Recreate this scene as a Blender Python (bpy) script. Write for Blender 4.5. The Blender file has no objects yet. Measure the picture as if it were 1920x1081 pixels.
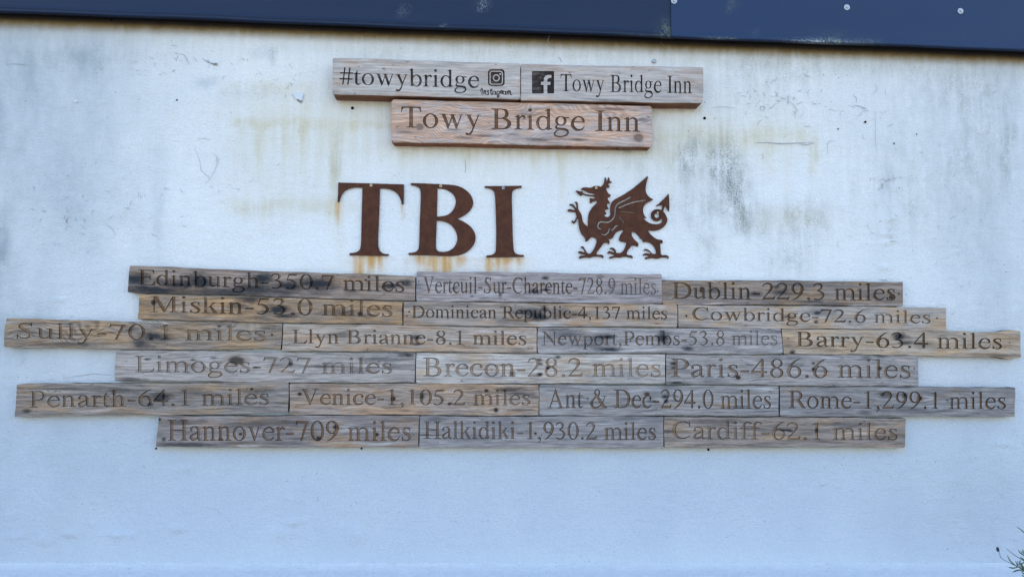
import bpy, math, random
import numpy as np
from mathutils import Vector, Matrix
from mathutils.geometry import delaunay_2d_cdt

SC = bpy.context.scene
COL = SC.collection
rad = math.radians

# ------------------------------------------------------------------ camera, sky, sun, exposure
YAW, PITCH, ROLL = rad(3.2775), rad(4.1576), rad(0.5049)
FPX, DIST, EYE = 1400.0, 2.4, 1.6
cy_, sy_, cp_, sp_ = math.cos(YAW), math.sin(YAW), math.cos(PITCH), math.sin(PITCH)
FWD = Vector((sy_ * cp_, cy_ * cp_, sp_))
_r = Vector((cy_, -sy_, 0.0))
_u = _r.cross(FWD)
RIGHT = _r * math.cos(ROLL) + _u * math.sin(ROLL)
UP = _u * math.cos(ROLL) - _r * math.sin(ROLL)
cam_d = bpy.data.cameras.new("camera")
cam = bpy.data.objects.new("camera", cam_d)
COL.objects.link(cam)
cam_d.sensor_width = 36.0
cam_d.lens = 36.0 * FPX / 1920.0
cam_d.clip_start = 0.05
cam_d.clip_end = 2000
cam.matrix_world = Matrix(((RIGHT.x, UP.x, -FWD.x, 0), (RIGHT.y, UP.y, -FWD.y, -DIST),
                           (RIGHT.z, UP.z, -FWD.z, EYE), (0, 0, 0, 1)))
SC.camera = cam

SUN_EL = 42.0
world = bpy.data.worlds.new("World")
SC.world = world
world.use_nodes = True
wn = world.node_tree
sky = wn.nodes.new("ShaderNodeTexSky")
sky.sky_type = 'NISHITA'
sky.sun_disc = False
sky.sun_elevation = rad(SUN_EL)
sky.sun_rotation = 0.0
sky.dust_density = 1.6
sky.air_density = 1.0
bg = wn.nodes["Background"]
bg.inputs["Strength"].default_value = 0.15
wn.links.new(sky.outputs[0], bg.inputs["Color"])
sun_d = bpy.data.lights.new("sun", 'SUN')
sun_d.energy = 3.0
sun_d.angle = rad(0.5)
sun_d.color = (1.0, 0.95, 0.87)
sun = bpy.data.objects.new("sun", sun_d)
COL.objects.link(sun)
sun.location = (0, 6, 8)
sun.rotation_euler = (-rad(90 - SUN_EL), 0, 0)
SC.view_settings.view_transform = 'Standard'
SC.view_settings.look = 'None'
SC.view_settings.exposure = 2.05
SC.view_settings.gamma = 1.0

# ------------------------------------------------------------------ helpers
def at(px, py, y=0.0):
    """photo pixel -> point (x, z) on the vertical plane at depth y"""
    v = FWD + RIGHT * ((px - 960.0) / FPX) + UP * ((540.5 - py) / FPX)
    k = (DIST + y) / v.y
    return (v.x * k, EYE + v.z * k)

def empty(name, loc=(0, 0, 0)):
    o = bpy.data.objects.new(name, None)
    COL.objects.link(o)
    o.location = loc
    o.empty_display_size = 0.1
    return o

def tag(o, label=None, cat=None, group=None, kind=None):
    if label: o["label"] = label
    if cat: o["category"] = cat
    if group: o["group"] = group
    if kind: o["kind"] = kind
    return o

def mk(name, verts, faces, mats, parent=None, loc=(0, 0, 0), fmat=None, smooth=False):
    me = bpy.data.meshes.new(name)
    me.from_pydata([tuple(v) for v in verts], [], [tuple(f) for f in faces])
    for m in (mats if isinstance(mats, (list, tuple)) else [mats]):
        me.materials.append(m)
    if fmat is not None:
        me.polygons.foreach_set("material_index", np.asarray(fmat, dtype=np.int32))
    if smooth:
        me.polygons.foreach_set("use_smooth", np.ones(len(me.polygons), dtype=bool))
    me.update()
    o = bpy.data.objects.new(name, me)
    COL.objects.link(o)
    o.location = loc
    if parent: o.parent = parent
    return o

def box(v, f, x0, x1, y0, y1, z0, z1):
    n = len(v)
    v += [(x0, y0, z0), (x1, y0, z0), (x1, y1, z0), (x0, y1, z0), (x0, y0, z1), (x1, y0, z1), (x1, y1, z1), (x0, y1, z1)]
    f += [(n, n + 3, n + 2, n + 1), (n + 4, n + 5, n + 6, n + 7), (n, n + 1, n + 5, n + 4),
          (n + 1, n + 2, n + 6, n + 5), (n + 2, n + 3, n + 7, n + 6), (n + 3, n, n + 4, n + 7)]

def lathe(v, f, c, prof, n=18):
    """profile of (radius, depth towards the viewer) around an axis along -y at c"""
    b = len(v)
    for r, d in prof:
        for i in range(n):
            a = 2 * math.pi * i / n
            v.append((c[0] + r * math.cos(a), c[1] - d, c[2] + r * math.sin(a)))
    for k in range(len(prof) - 1):
        for i in range(n):
            j = (i + 1) % n
            f.append((b + k * n + i, b + k * n + j, b + (k + 1) * n + j, b + (k + 1) * n + i))
    f.append(tuple(b + (len(prof) - 1) * n + i for i in range(n)))

def tube(v, f, pts, rads, n=6):
    b = len(v)
    P = [Vector(p) for p in pts]
    for i, p in enumerate(P):
        t = (P[min(i + 1, len(P) - 1)] - P[max(i - 1, 0)]).normalized()
        a = t.cross(Vector((0.31, 0.9, 0.13))).normalized()
        c = t.cross(a)
        for k in range(n):
            th = 2 * math.pi * k / n
            v.append(tuple(p + (a * math.cos(th) + c * math.sin(th)) * rads[i]))
    for i in range(len(P) - 1):
        for k in range(n):
            j = (k + 1) % n
            f.append((b + i * n + k, b + i * n + j, b + (i + 1) * n + j, b + (i + 1) * n + k))
    f.append(tuple(b + k for k in range(n)))
    f.append(tuple(b + (len(P) - 1) * n + k for k in range(n)))

def crs(pts, per=6, closed=False):
    """Catmull-Rom through points of any dimension"""
    A = np.array(pts, float)
    n = len(A)
    out = []
    segs = n if closed else n - 1
    for i in range(segs):
        if closed:
            p0, p1, p2, p3 = A[(i - 1) % n], A[i], A[(i + 1) % n], A[(i + 2) % n]
        else:
            p1, p2 = A[i], A[i + 1]
            p0 = A[i - 1] if i > 0 else 2 * p1 - p2
            p3 = A[i + 2] if i + 2 < n else 2 * p2 - p1
        for k in range(per):
            t = k / per
            out.append(0.5 * (2 * p1 + (p2 - p0) * t + (2 * p0 - 5 * p1 + 4 * p2 - p3) * t * t + (3 * p1 - p0 - 3 * p2 + p3) * t ** 3))
    if not closed: out.append(A[-1])
    return np.array(out)

def soften(poly, ang=48, it=2):
    """corner cutting on the gentle bends only, sharp corners stay"""
    P = [np.array(p, float) for p in poly]
    for _ in range(it):
        Q = []
        n = len(P)
        for i in range(n):
            a, b, c = P[i - 1], P[i], P[(i + 1) % n]
            d1, d2 = b - a, c - b
            l1, l2 = np.hypot(*d1), np.hypot(*d2)
            if l1 < 1e-9 or l2 < 1e-9: continue
            th = math.degrees(abs(math.atan2(d1[0] * d2[1] - d1[1] * d2[0], d1 @ d2)))
            if 4 < th < ang:
                Q += [b - d1 * 0.25, b + d2 * 0.25]
            else:
                Q.append(b)
        P = Q
    return [tuple(p) for p in P]

# ------------------------------------------------------------------ material helper
class NT:
    def __init__(s, name):
        s.m = bpy.data.materials.new(name)
        s.m.use_nodes = True
        s.t = s.m.node_tree
        s.b = s.t.nodes["Principled BSDF"]
    def n(s, typ, ins=None, **kw):
        d = s.t.nodes.new("ShaderNode" + typ)
        for k, v in kw.items(): setattr(d, k, v)
        for k, v in (ins or {}).items():
            s.put(d.inputs[k], v)
        return d
    def put(s, sock, v):
        if hasattr(v, "links") or isinstance(v, bpy.types.NodeSocket):
            s.t.links.new(v, sock)
        else:
            if isinstance(v, (tuple, list)) and len(v) == 3 and sock.type == 'RGBA': v = (*v, 1)
            sock.default_value = v
    def ma(s, op, a, b=0.0, c=None, clamp=False):
        d = s.t.nodes.new("ShaderNodeMath"); d.operation = op; d.use_clamp = clamp
        s.put(d.inputs[0], a); s.put(d.inputs[1], b)
        if c is not None: s.put(d.inputs[2], c)
        return d.outputs[0]
    def ss(s, v, a, b, lo=0.0, hi=1.0):
        d = s.t.nodes.new("ShaderNodeMapRange"); d.interpolation_type = 'SMOOTHSTEP'
        s.put(d.inputs["Value"], v)
        d.inputs["From Min"].default_value = a; d.inputs["From Max"].default_value = b
        d.inputs["To Min"].default_value = lo; d.inputs["To Max"].default_value = hi
        return d.outputs[0]
    def mix(s, f, a, b, mode='MIX'):
        d = s.t.nodes.new("ShaderNodeMix"); d.data_type = 'RGBA'; d.blend_type = mode; d.clamp_factor = True
        s.put(d.inputs[0], f); s.put(d.inputs[6], a); s.put(d.inputs[7], b)
        return d.outputs[2]
    def noise(s, vec, scale, detail=3, rough=0.55, dist=0.0):
        d = s.n("TexNoise", {"Vector": vec, "Scale": scale, "Detail": detail, "Roughness": rough, "Distortion": dist})
        return d.outputs[0]
    def scl(s, vec, sc, off=(0, 0, 0)):
        d = s.n("Mapping", {"Vector": vec, "Scale": sc, "Location": off})
        return d.outputs[0]
    def obj(s): return s.n("TexCoord").outputs["Object"]
    def attr(s, name): return s.n("Attribute", attribute_name=name).outputs["Fac"]
    def bump(s, h, strength=0.3, dist=0.002):
        d = s.n("Bump", {"Height": h, "Strength": strength, "Distance": dist})
        s.t.links.new(d.outputs[0], s.b.inputs["Normal"])
    def set(s, col=None, rough=None, metal=None, spec=None):
        if col is not None: s.put(s.b.inputs["Base Color"], col)
        if rough is not None: s.put(s.b.inputs["Roughness"], rough)
        if metal is not None: s.put(s.b.inputs["Metallic"], metal)
        if spec is not None: s.put(s.b.inputs["Specular IOR Level"], spec)
        return s.m

# ------------------------------------------------------------------ simple materials
def mat_fascia(k):
    t = NT("painted steel sheet")
    o = t.obj()
    big = t.noise(t.scl(o, (1.2, 1, 5)), 2.0, 4)
    fine = t.noise(o, 900, 2)
    c = t.mix(big, (0.0125 * k, 0.027 * k, 0.066 * k), (0.020 * k, 0.040 * k, 0.092 * k))
    c = t.mix(t.ss(fine, 0.62, 0.75, 0, 0.3), c, (0.05, 0.075, 0.13))
    sp = t.noise(t.scl(o, (1, 1, 0.5)), 60, 5, 0.7)
    wh = t.ss(sp, 0.70, 0.78, 0, 0.25)
    c = t.mix(wh, c, (0.30, 0.34, 0.36))
    c = t.mix(t.ma('MULTIPLY', t.attr("scuff"), t.ss(t.noise(o, 170, 4, 0.7), 0.44, 0.60)), c, (0.55, 0.58, 0.55))
    c = t.mix(t.ma('MULTIPLY', t.attr("algae"), t.ss(t.noise(o, 90, 4, 0.7), 0.38, 0.62, 0, 0.75)), c, (0.17, 0.19, 0.12))
    t.bump(t.noise(t.scl(o, (1, 1, 2)), 7, 3), 0.25, 0.004)
    return t.set(c, t.ss(big, 0.3, 0.7, 0.42, 0.6), 0.0, 0.22)

def plain(name, col, rough=0.7, metal=0.0, spec=0.4, var=0.25, scale=40):
    t = NT(name)
    n = t.noise(t.obj(), scale, 4)
    c = t.mix(n, tuple(v * (1 - var) for v in col), tuple(min(1, v * (1 + var)) for v in col))
    return t.set(c, rough, metal, spec)

def mat_rust():
    t = NT("rusted steel")
    o = t.obj()
    f = t.noise(o, 650, 3, 0.7)
    g = t.noise(o, 45, 5, 0.65)
    h = t.noise(o, 12, 3)
    c = t.mix(t.ss(g, 0.35, 0.68), (0.064, 0.024, 0.015), (0.100, 0.037, 0.020))
    c = t.mix(t.ss(f, 0.52, 0.72, 0, 0.6), c, (0.19, 0.078, 0.034))
    c = t.mix(t.ss(h, 0.58, 0.72, 0, 0.4), c, (0.030, 0.013, 0.011))
    t.bump(f, 0.4, 0.0006)
    return t.set(c, 0.92, 0.0, 0.2)

def mat_rust_edge():
    t = NT("dark cut steel edge")
    c = t.mix(t.noise(t.obj(), 300, 3), (0.020, 0.010, 0.010), (0.045, 0.020, 0.014))
    return t.set(c, 0.9, 0.0, 0.2)

M_FASCIA = mat_fascia(0.62)
M_FASCIA_LIT = mat_fascia(1.02)  # lighter copy; paints in the brighter sky reflection at the right
M_SOFFIT = plain("dark soffit board", (0.012, 0.011, 0.011), 0.9, spec=0.1)  # one even near-black colour
M_RUST = mat_rust()
M_RUSTEDGE = mat_rust_edge()
M_ZINC = plain("zinc screw", (0.42, 0.43, 0.45), 0.45, 0.35, 0.5, 0.2, 200)
M_BRASS = plain("yellow passivated screw", (0.58, 0.46, 0.24), 0.42, 0.4, 0.5, 0.2, 200)
M_BLACK = plain("black steel", (0.012, 0.012, 0.013), 0.7, 0.0, 0.3, 0.3, 300)
M_HOLE = plain("dark hole", (0.006, 0.006, 0.006), 1.0, 0.0, 0.0)
M_ROOF = plain("grey roof sheet", (0.10, 0.11, 0.12), 0.6)
M_PLAIN = plain("white painted render", (0.68, 0.70, 0.70), 0.9, var=0.06)
M_LEAF = plain("grey green leaf", (0.060, 0.100, 0.050), 0.6, 0.0, 0.3, 0.45, 60)
M_STEM = plain("green stem", (0.085, 0.095, 0.060), 0.75, 0.0, 0.3, 0.3, 60)
M_FLOWER = plain("dried purple flower", (0.045, 0.040, 0.075), 0.8, 0.0, 0.2, 0.4, 300)
M_FLAKE = plain("peeled paint", (0.60, 0.61, 0.60), 0.85, 0.0, 0.3, 0.05, 80)
M_BARE = plain("bare grey render", (0.30, 0.29, 0.27), 0.95, 0.0, 0.2, 0.25, 250)

def mat_ground():
    t = NT("paving ground")
    o = t.obj()
    br = t.n("TexBrick", {"Vector": o, "Scale": 1.6, "Color1": (0.23, 0.22, 0.20), "Color2": (0.29, 0.27, 0.24), "Mortar": (0.10, 0.10, 0.09), "Mortar Size": 0.012})
    c = t.mix(t.noise(o, 5, 5), br.outputs[0], (0.20, 0.19, 0.17))
    return t.set(c, 0.9, 0, 0.3)

def mat_wall():
    t = NT("old white painted render")
    o = t.obj()
    fresh_shade = t.attr("fresh_shade")
    n1 = t.noise(o, 3.0, 5, 0.6)
    n2 = t.noise(t.scl(o, (1.0, 1, 0.55)), 26, 5, 0.65)
    n3 = t.noise(o, 230, 4, 0.7)
    n4 = t.noise(t.scl(o, (1.0, 1, 1.8)), 110, 4, 0.6)
    vs = t.noise(t.scl(o, (1, 1, 0.07)), 46, 4, 0.6)
    c = t.mix(fresh_shade, (0.835, 0.795, 0.750), (0.500, 0.528, 0.575))
    c = t.mix(t.ss(n1, 0.35, 0.7, 0, 0.30), c, (0.62, 0.64, 0.645))
    fine = t.ma('ADD', t.ma('MULTIPLY', n4, 0.5), t.ma('MULTIPLY', n3, 0.5))
    c = t.n("VectorMath", {0: c, "Scale": t.ss(fine, 0.30, 0.70, 0.91, 1.06)}, operation='SCALE').outputs[0]
    # old paint: fine grey specks everywhere, sparser where the cool tone is strong
    speck = t.ma('MULTIPLY', t.ss(n3, 0.60, 0.72), t.ss(n2, 0.40, 0.62))
    speck = t.ma('MULTIPLY', speck, t.ma('MULTIPLY_ADD', fresh_shade, -0.30, 0.36))
    c = t.mix(speck, c, (0.33, 0.34, 0.33))
    cream = t.ma('MULTIPLY', t.attr("cream"), t.ma('MULTIPLY_ADD', n2, 0.9, 0.45), clamp=True)
    cream = t.ma('MULTIPLY', cream, t.ss(vs, 0.25, 0.65, 0.45, 1.0))
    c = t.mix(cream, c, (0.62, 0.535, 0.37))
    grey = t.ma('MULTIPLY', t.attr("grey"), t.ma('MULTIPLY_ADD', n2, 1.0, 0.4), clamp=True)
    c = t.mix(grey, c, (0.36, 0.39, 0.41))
    mo = t.ma('ADD', t.ma('MULTIPLY', n3, 0.65), t.ma('MULTIPLY', n2, 0.45))
    mo = t.ma('MULTIPLY', t.attr("mould"), t.ma('MULTIPLY', t.ss(mo, 0.40, 0.72), t.ss(vs, 0.30, 0.60, 0.55, 1.15)), clamp=True)
    c = t.mix(mo, c, (0.185, 0.195, 0.165))
    och = t.ma('MULTIPLY', t.attr("ochre"), t.ma('MULTIPLY_ADD', t.ma('ADD', n2, vs), 0.35, 0.68), clamp=True)
    c = t.mix(och, c, (0.215, 0.140, 0.052))
    ru = t.ma('MULTIPLY', t.attr("rust"), t.ss(t.ma('ADD', t.ma('MULTIPLY', vs, 0.8), t.ma('MULTIPLY', n2, 0.2)), 0.36, 0.62), clamp=True)
    c = t.mix(ru, c, (0.54, 0.22, 0.045))
    ru2 = t.ma('MULTIPLY', t.attr("rust"), 0.55)
    c = t.mix(ru2, c, (0.64, 0.42, 0.18))
    c = t.mix(t.ma('MULTIPLY', t.attr("lip_shade"), 0.96), c, (0.014, 0.012, 0.011))
    # dark pin specks
    vo = t.n("TexVoronoi", {"Vector": o, "Scale": 34.0, "Randomness": 1.0})
    pin = t.ma('MULTIPLY', t.ss(vo.outputs["Distance"], 0.045, 0.085, 1, 0), t.ss(n1, 0.48, 0.6))
    c = t.mix(t.ma('MULTIPLY', pin, 0.75), c, (0.10, 0.10, 0.09))
    h = t.ma('ADD', t.ma('MULTIPLY', n4, 1.0), t.ma('MULTIPLY', n3, 0.35))
    h = t.ma('ADD', h, t.ma('MULTIPLY', t.noise(t.scl(o, (0.6, 1, 1.3)), 40, 3, 0.5), 1.0))
    t.bump(h, 0.75, 0.0045)
    return t.set(c, 0.88, 0.0, 0.25)

M_WALL = mat_wall()
M_CRACK = plain("dark crack", (0.27, 0.275, 0.27), 1.0, 0.0, 0.0, 0.4, 60)

def mat_wood(name, grey, warm, wamt, seed, blobs=(), knots=(), figure=0.0, carve=None, contrast=1.0, side=None):
    """weathered board; blobs are char marks, knots are knots, both (x, z, rx, rz, strength) in board metres"""
    t = NT(name)
    o = t.obj()
    off = (seed * 1.73 % 9, seed * 0.41 % 5, seed * 2.31 % 7)
    sh = t.n("VectorMath", {0: o, 1: off}, operation='ADD').outputs[0]
    wob = t.noise(t.scl(sh, (3.5, 4, 20)), 1.0, 4, 0.6)
    sx = t.n("SeparateXYZ", {0: sh})
    zz = t.ma('ADD', sx.outputs[2], t.ma('MULTIPLY', t.ma('SUBTRACT', wob, 0.5), 0.020 + 0.02 * figure))
    # the grain swings round each knot
    so = t.n("SeparateXYZ", {0: o})
    for (bx, bz, rx, rz, st) in knots:
        dx = t.ma('DIVIDE', t.ma('SUBTRACT', so.outputs[0], bx), rx * 4.5)
        g = t.ma('EXPONENT', t.ma('MULTIPLY', t.ma('MULTIPLY', dx, dx), -1.0))
        dz = t.ma('SUBTRACT', so.outputs[2], bz)
        e = t.ma('EXPONENT', t.ma('MULTIPLY', t.ma('MULTIPLY', dz, dz), -1.0 / (rz * 4.0) ** 2))
        sg = t.ma('MULTIPLY', t.ma('MULTIPLY', g, e), t.ma('MULTIPLY', t.ma('SIGN', dz), -rz * 0.9))
        zz = t.ma('ADD', zz, sg)
    gv = t.n("CombineXYZ", {0: t.ma('MULTIPLY', sx.outputs[0], 8.0), 1: t.ma('MULTIPLY', sx.outputs[1], 40), 2: t.ma('MULTIPLY', zz, 150)}).outputs[0]
    fv = t.n("CombineXYZ", {0: t.ma('MULTIPLY', sx.outputs[0], 30), 1: t.ma('MULTIPLY', sx.outputs[1], 80), 2: t.ma('MULTIPLY', zz, 400)}).outputs[0]
    g1 = t.noise(gv, 1.0, 6, 0.68, 0.15)
    g2 = t.noise(fv, 1.0, 4, 0.65)
    g3 = t.noise(t.scl(gv, (0.55, 1, 0.42), (3, 5, 8)), 1.0, 4, 0.6)
    patch = t.noise(t.scl(sh, (6.5, 3, 22)), 1.0, 5, 0.68)
    dull = t.noise(t.scl(sh, (4.0, 3, 14), (3, 1, 2)), 1.0, 5, 0.65)
    pf = t.ma('ADD', t.ma('MULTIPLY', patch, 0.60), t.ma('MULTIPLY', g3, 0.40))
    wf = t.ss(pf, 0.60 - 0.24 * wamt, 0.68 - 0.20 * wamt)
    c = t.mix(t.ma('MULTIPLY', wf, 0.92), grey, warm)
    c = t.mix(t.ss(g3, 0.56, 0.70, 0, 0.5), c, tuple(0.55 * a + 0.35 * b for a, b in zip(grey, (0.9, 0.95, 1.0))))
    c = t.mix(t.ss(dull, 0.50, 0.68, 0, 0.58 * min(1, contrast)), c, (grey[0] * 0.46, grey[1] * 0.49, grey[2] * 0.55))
    val = t.ma('ADD', t.ss(g1, 0.30, 0.70, 0.86 - 0.26 * contrast, 1.14 + 0.20 * contrast), t.ma('MULTIPLY', t.ma('SUBTRACT', g2, 0.5), 0.35 + 0.75 * contrast))
    if figure:
        zf = t.ma('ADD', sx.outputs[2], t.ma('MULTIPLY', t.ma('SUBTRACT', t.noise(t.scl(sh, (4.2, 3, 7)), 1.0, 2, 0.4), 0.5), 0.22))
        wv = t.n("TexWave", {"Vector": t.n("CombineXYZ", {0: t.ma('MULTIPLY', sx.outputs[0], 0.25), 1: 0.0, 2: zf}).outputs[0],
                             "Scale": 44.0, "Distortion": 1.6, "Detail": 3.0, "Detail Scale": 2.0, "Detail Roughness": 0.6}, wave_type='BANDS', bands_direction='Z')
        fade = t.ss(t.noise(t.scl(sh, (3, 3, 11), (9, 9, 1)), 1.0, 3, 0.5), 0.38, 0.58)
        val = t.ma('MULTIPLY', val, t.ma('ADD', 1.0, t.ma('MULTIPLY', fade, t.ss(wv.outputs["Fac"], 0.0, 0.9, -0.42 * figure, 0.12 * figure))))
    cm = t.n("VectorMath", {0: c, "Scale": val}, operation='SCALE').outputs[0]
    chk = t.ss(t.noise(t.scl(gv, (0.7, 1, 1.6), (7, 2, 5)), 1.0, 5, 0.65), 0.30, 0.37, 0.75 * contrast, 0.0)
    cm = t.mix(chk, cm, tuple(v * 0.16 for v in grey))
    # small scattered bruises
    br = t.noise(t.scl(sh, (30, 10, 75), (1, 4, 9)), 1.0, 4, 0.65)
    cm = t.mix(t.ss(br, 0.64, 0.72, 0, 0.7), cm, (0.045, 0.042, 0.046))
    if blobs:
        wx = t.noise(t.scl(sh, (26, 10, 60)), 1.0, 4, 0.65)
        tot = None
        for (bx, bz, rx, rz, st) in blobs:
            dx = t.ma('DIVIDE', t.ma('SUBTRACT', so.outputs[0], bx), rx)
            dz = t.ma('DIVIDE', t.ma('SUBTRACT', so.outputs[2], bz), rz)
            d = t.ma('SQRT', t.ma('MULTIPLY_ADD', dx, dx, t.ma('MULTIPLY', dz, dz)))
            d = t.ma('ADD', d, t.ma('MULTIPLY', t.ma('SUBTRACT', wx, 0.5), 1.7))
            k = t.ss(d, 0.15, 1.45, st, 0.0)
            tot = k if tot is None else t.ma('MAXIMUM', tot, k)
        cm = t.mix(tot, cm, (0.026, 0.025, 0.028) if carve is None else (0.007, 0.0065, 0.007))
    for (bx, bz, rx, rz, st) in knots:
        dx = t.ma('DIVIDE', t.ma('SUBTRACT', so.outputs[0], bx), rx)
        dz = t.ma('DIVIDE', t.ma('SUBTRACT', so.outputs[2], bz), rz)
        d = t.ma('SQRT', t.ma('MULTIPLY_ADD', dx, dx, t.ma('MULTIPLY', dz, dz)))
        d = t.ma('ADD', d, t.ma('MULTIPLY', t.ma('SUBTRACT', g2, 0.5), 0.5))
        cm = t.mix(t.ss(d, 0.8, 2.1, 0.65 * st, 0.0), cm, tuple(0.5 * a + 0.25 * b for a, b in zip(warm, grey)))
        cm = t.mix(t.ss(d, 0.55, 1.05, st, 0.0), cm, (0.026, 0.018, 0.014))
    if carve is not None:
        tint, k, fade, brown = carve
        lines = t.noise(t.scl(sh, (14, 1, 430)), 1.0, 2, 0.5)
        dk = t.n("VectorMath", {0: cm, 1: tint}, operation='MULTIPLY').outputs[0]
        dk = t.mix(t.ma('MULTIPLY', 0.62, t.ma('SUBTRACT', 1.0, tot)) if blobs else 0.62, dk, brown)
        var = t.ss(t.noise(t.scl(sh, (9, 1, 14), (2, 2, 6)), 1.0, 3, 0.6), 0.34, 0.66, 0.78, 1.18)
        dk = t.n("VectorMath", {0: dk, "Scale": t.ma('MULTIPLY', var, t.ss(lines, 0.36, 0.62, k, 1.0))}, operation='SCALE').outputs[0]
        wear = t.ss(t.noise(t.scl(sh, (13, 1, 30), (4, 1, 3)), 1.0, 4, 0.65), 0.48, 0.66, 0.0, fade[2])
        for (xa, xb, st) in fade[3]:
            wear = t.ma('MAXIMUM', wear, t.ss(so.outputs[0], xa, xb, 0.0, st))
        wear = t.ma('MAXIMUM', wear, fade[0])
        if blobs: wear = t.ma('MULTIPLY', wear, t.ma('SUBTRACT', 1.0, tot))
        cm = t.mix(wear, dk, cm)
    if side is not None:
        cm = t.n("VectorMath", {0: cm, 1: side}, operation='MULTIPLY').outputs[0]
    t.bump(t.ma('ADD', g1, t.ma('MULTIPLY', g2, 0.7)), 0.7, 0.002)
    return t.set(cm, 0.85, 0.0, 0.25)

# ------------------------------------------------------------------ serif letter shapes (1000 units per em)
def El(cx, cy, rx, ry, n=26, rot=0.0):
    c, s = math.cos(rot), math.sin(rot)
    return [(cx + rx * math.cos(a) * c - ry * math.sin(a) * s, cy + rx * math.cos(a) * s + ry * math.sin(a) * c)
            for a in (2 * math.pi * i / n for i in range(n))]
def Sh(outer, *holes): return (list(outer), [list(h) for h in holes])
def R(x0, y0, x1, y1): return Sh([(x0, y0), (x1, y0), (x1, y1), (x0, y1)])
def P(*p): return Sh(p)
def L(x0, y0, x1, y1, w): return Sh([(x0 - w / 2, y0), (x0 + w / 2, y0), (x1 + w / 2, y1), (x1 - w / 2, y1)])
def S(*p, per=5):
    A = crs(p, per)
    d = np.gradient(A[:, :2], axis=0)
    d /= np.maximum(np.hypot(d[:, 0], d[:, 1]), 1e-9)[:, None]
    nrm = np.stack([-d[:, 1], d[:, 0]], 1) * A[:, 2:3] / 2
    return Sh([tuple(q) for q in np.vstack([A[:, :2] + nrm, (A[:, :2] - nrm)[::-1]])])
def Ft(x0, x1, l, r, y=0, d=1):
    """serif slab with brackets into the stem x0..x1; d=1 foot, d=-1 head"""
    return Sh([(l, y), (r, y), (r, y + 18 * d), (x1 + 16, y + 28 * d), (x1, y + 56 * d), (x0, y + 56 * d), (x0 - 16, y + 28 * d), (l, y + 18 * d)])
def Fl(x0, x1, y):
    """slanted flag at the top left of a small-letter stem"""
    return P((x0 - 62, y - 62), (x0 - 62, y - 46), (x1 - 8, y), (x1, y), (x1, y - 120), (x0, y - 120), (x0, y - 74), (x0 - 20, y - 60))
def Cap(x0, x1): return R(x0, 10, x1, 652)

G = {}
G['A'] = (722, [L(112, 12, 347, 640, 38), P((318, 674), (352, 674), (630, 16), (520, 16), (312, 545)), R(190, 215, 505, 250), R(15, 0, 215, 19), R(445, 0, 706, 19)])
G['B'] = (667, [Cap(113, 215), Ft(113, 215, 17, 300), Ft(113, 215, 17, 300, 662, -1),
    S((215, 646, 32), (330, 645, 34), (430, 606, 74), (468, 500, 102), (430, 398, 80), (330, 352, 32), (215, 348, 32)),
    S((215, 346, 30), (350, 343, 36), (480, 288, 84), (537, 182, 108), (488, 72, 88), (380, 18, 36), (215, 16, 32))])
G['C'] = (667, [S((608, 450, 14), (555, 585, 34), (450, 648, 36), (330, 655, 34), (185, 590, 78), (88, 420, 112), (86, 260, 114), (172, 95, 88), (330, 22, 40), (450, 34, 36), (560, 100, 26), (628, 155, 12)), P((590, 450), (610, 450), (602, 676), (582, 676), (560, 600))])
G['D'] = (722, [Cap(104, 206), Ft(104, 206, 16, 300), Ft(104, 206, 16, 300, 662, -1),
    S((206, 646, 32), (330, 644, 34), (490, 596, 72), (605, 470, 102), (634, 335, 106), (605, 190, 102), (490, 64, 72), (330, 18, 34), (206, 16, 32))])
G['E'] = (611, [Cap(104, 206), Ft(104, 206, 12, 260), Ft(104, 206, 12, 260, 662, -1), R(206, 628, 555, 662), P((546, 662), (560, 662), (566, 510), (545, 510), (520, 590), (480, 628), (500, 640)),
    R(206, 0, 555, 34), P((597, 170), (575, 170), (530, 75), (460, 34), (540, 0), (572, 0)), R(206, 325, 410, 358), P((440, 440), (420, 440), (405, 380), (370, 358), (370, 325), (405, 305), (420, 245), (440, 245))])
G['H'] = (722, [Cap(104, 206), Cap(515, 617), Ft(104, 206, 19, 291), Ft(104, 206, 19, 291, 662, -1), Ft(515, 617, 430, 702), Ft(515, 617, 430, 702, 662, -1), R(200, 318, 520, 354)])
G['I'] = (333, [Cap(115, 217), Ft(115, 217, 18, 315), Ft(115, 217, 18, 315, 662, -1)])
G['L'] = (611, [Cap(104, 206), Ft(104, 206, 12, 295, 662, -1), Ft(104, 206, 12, 300), R(206, 0, 550, 34), P((598, 174), (575, 174), (530, 78), (455, 34), (540, 0), (562, 0))])
G['M'] = (889, [R(110, 10, 142, 640), R(12, 0, 235, 18), P((100, 662), (218, 662), (470, 140), (436, 0), (418, 0), (110, 630)), L(440, 14, 690, 655, 38), R(665, 10, 767, 655), Ft(665, 767, 580, 863), R(12, 644, 205, 662), R(675, 644, 863, 662)])
G['N'] = (722, [R(108, 10, 140, 620), R(12, 0, 236, 18), P((20, 655), (178, 662), (615, 130), (615, -11), (594, -11), (110, 600)), R(584, -11, 616, 650), R(12, 644, 178, 662), R(488, 644, 707, 662)])
G['P'] = (556, [Cap(104, 206), Ft(104, 206, 16, 298), Ft(104, 206, 16, 290, 662, -1), S((206, 646, 32), (320, 644, 36), (435, 590, 88), (484, 475, 108), (440, 355, 88), (330, 300, 36), (206, 296, 32))])
G['R'] = (667, [Cap(104, 206), Ft(104, 206, 17, 296), Ft(104, 206, 17, 290, 662, -1), S((206, 646, 32), (320, 644, 36), (440, 595, 88), (482, 490, 106), (440, 380, 82), (330, 335, 34), (206, 330, 32)), P((296, 340), (420, 348), (630, 40), (659, 20), (659, 0), (520, 0))])
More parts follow.
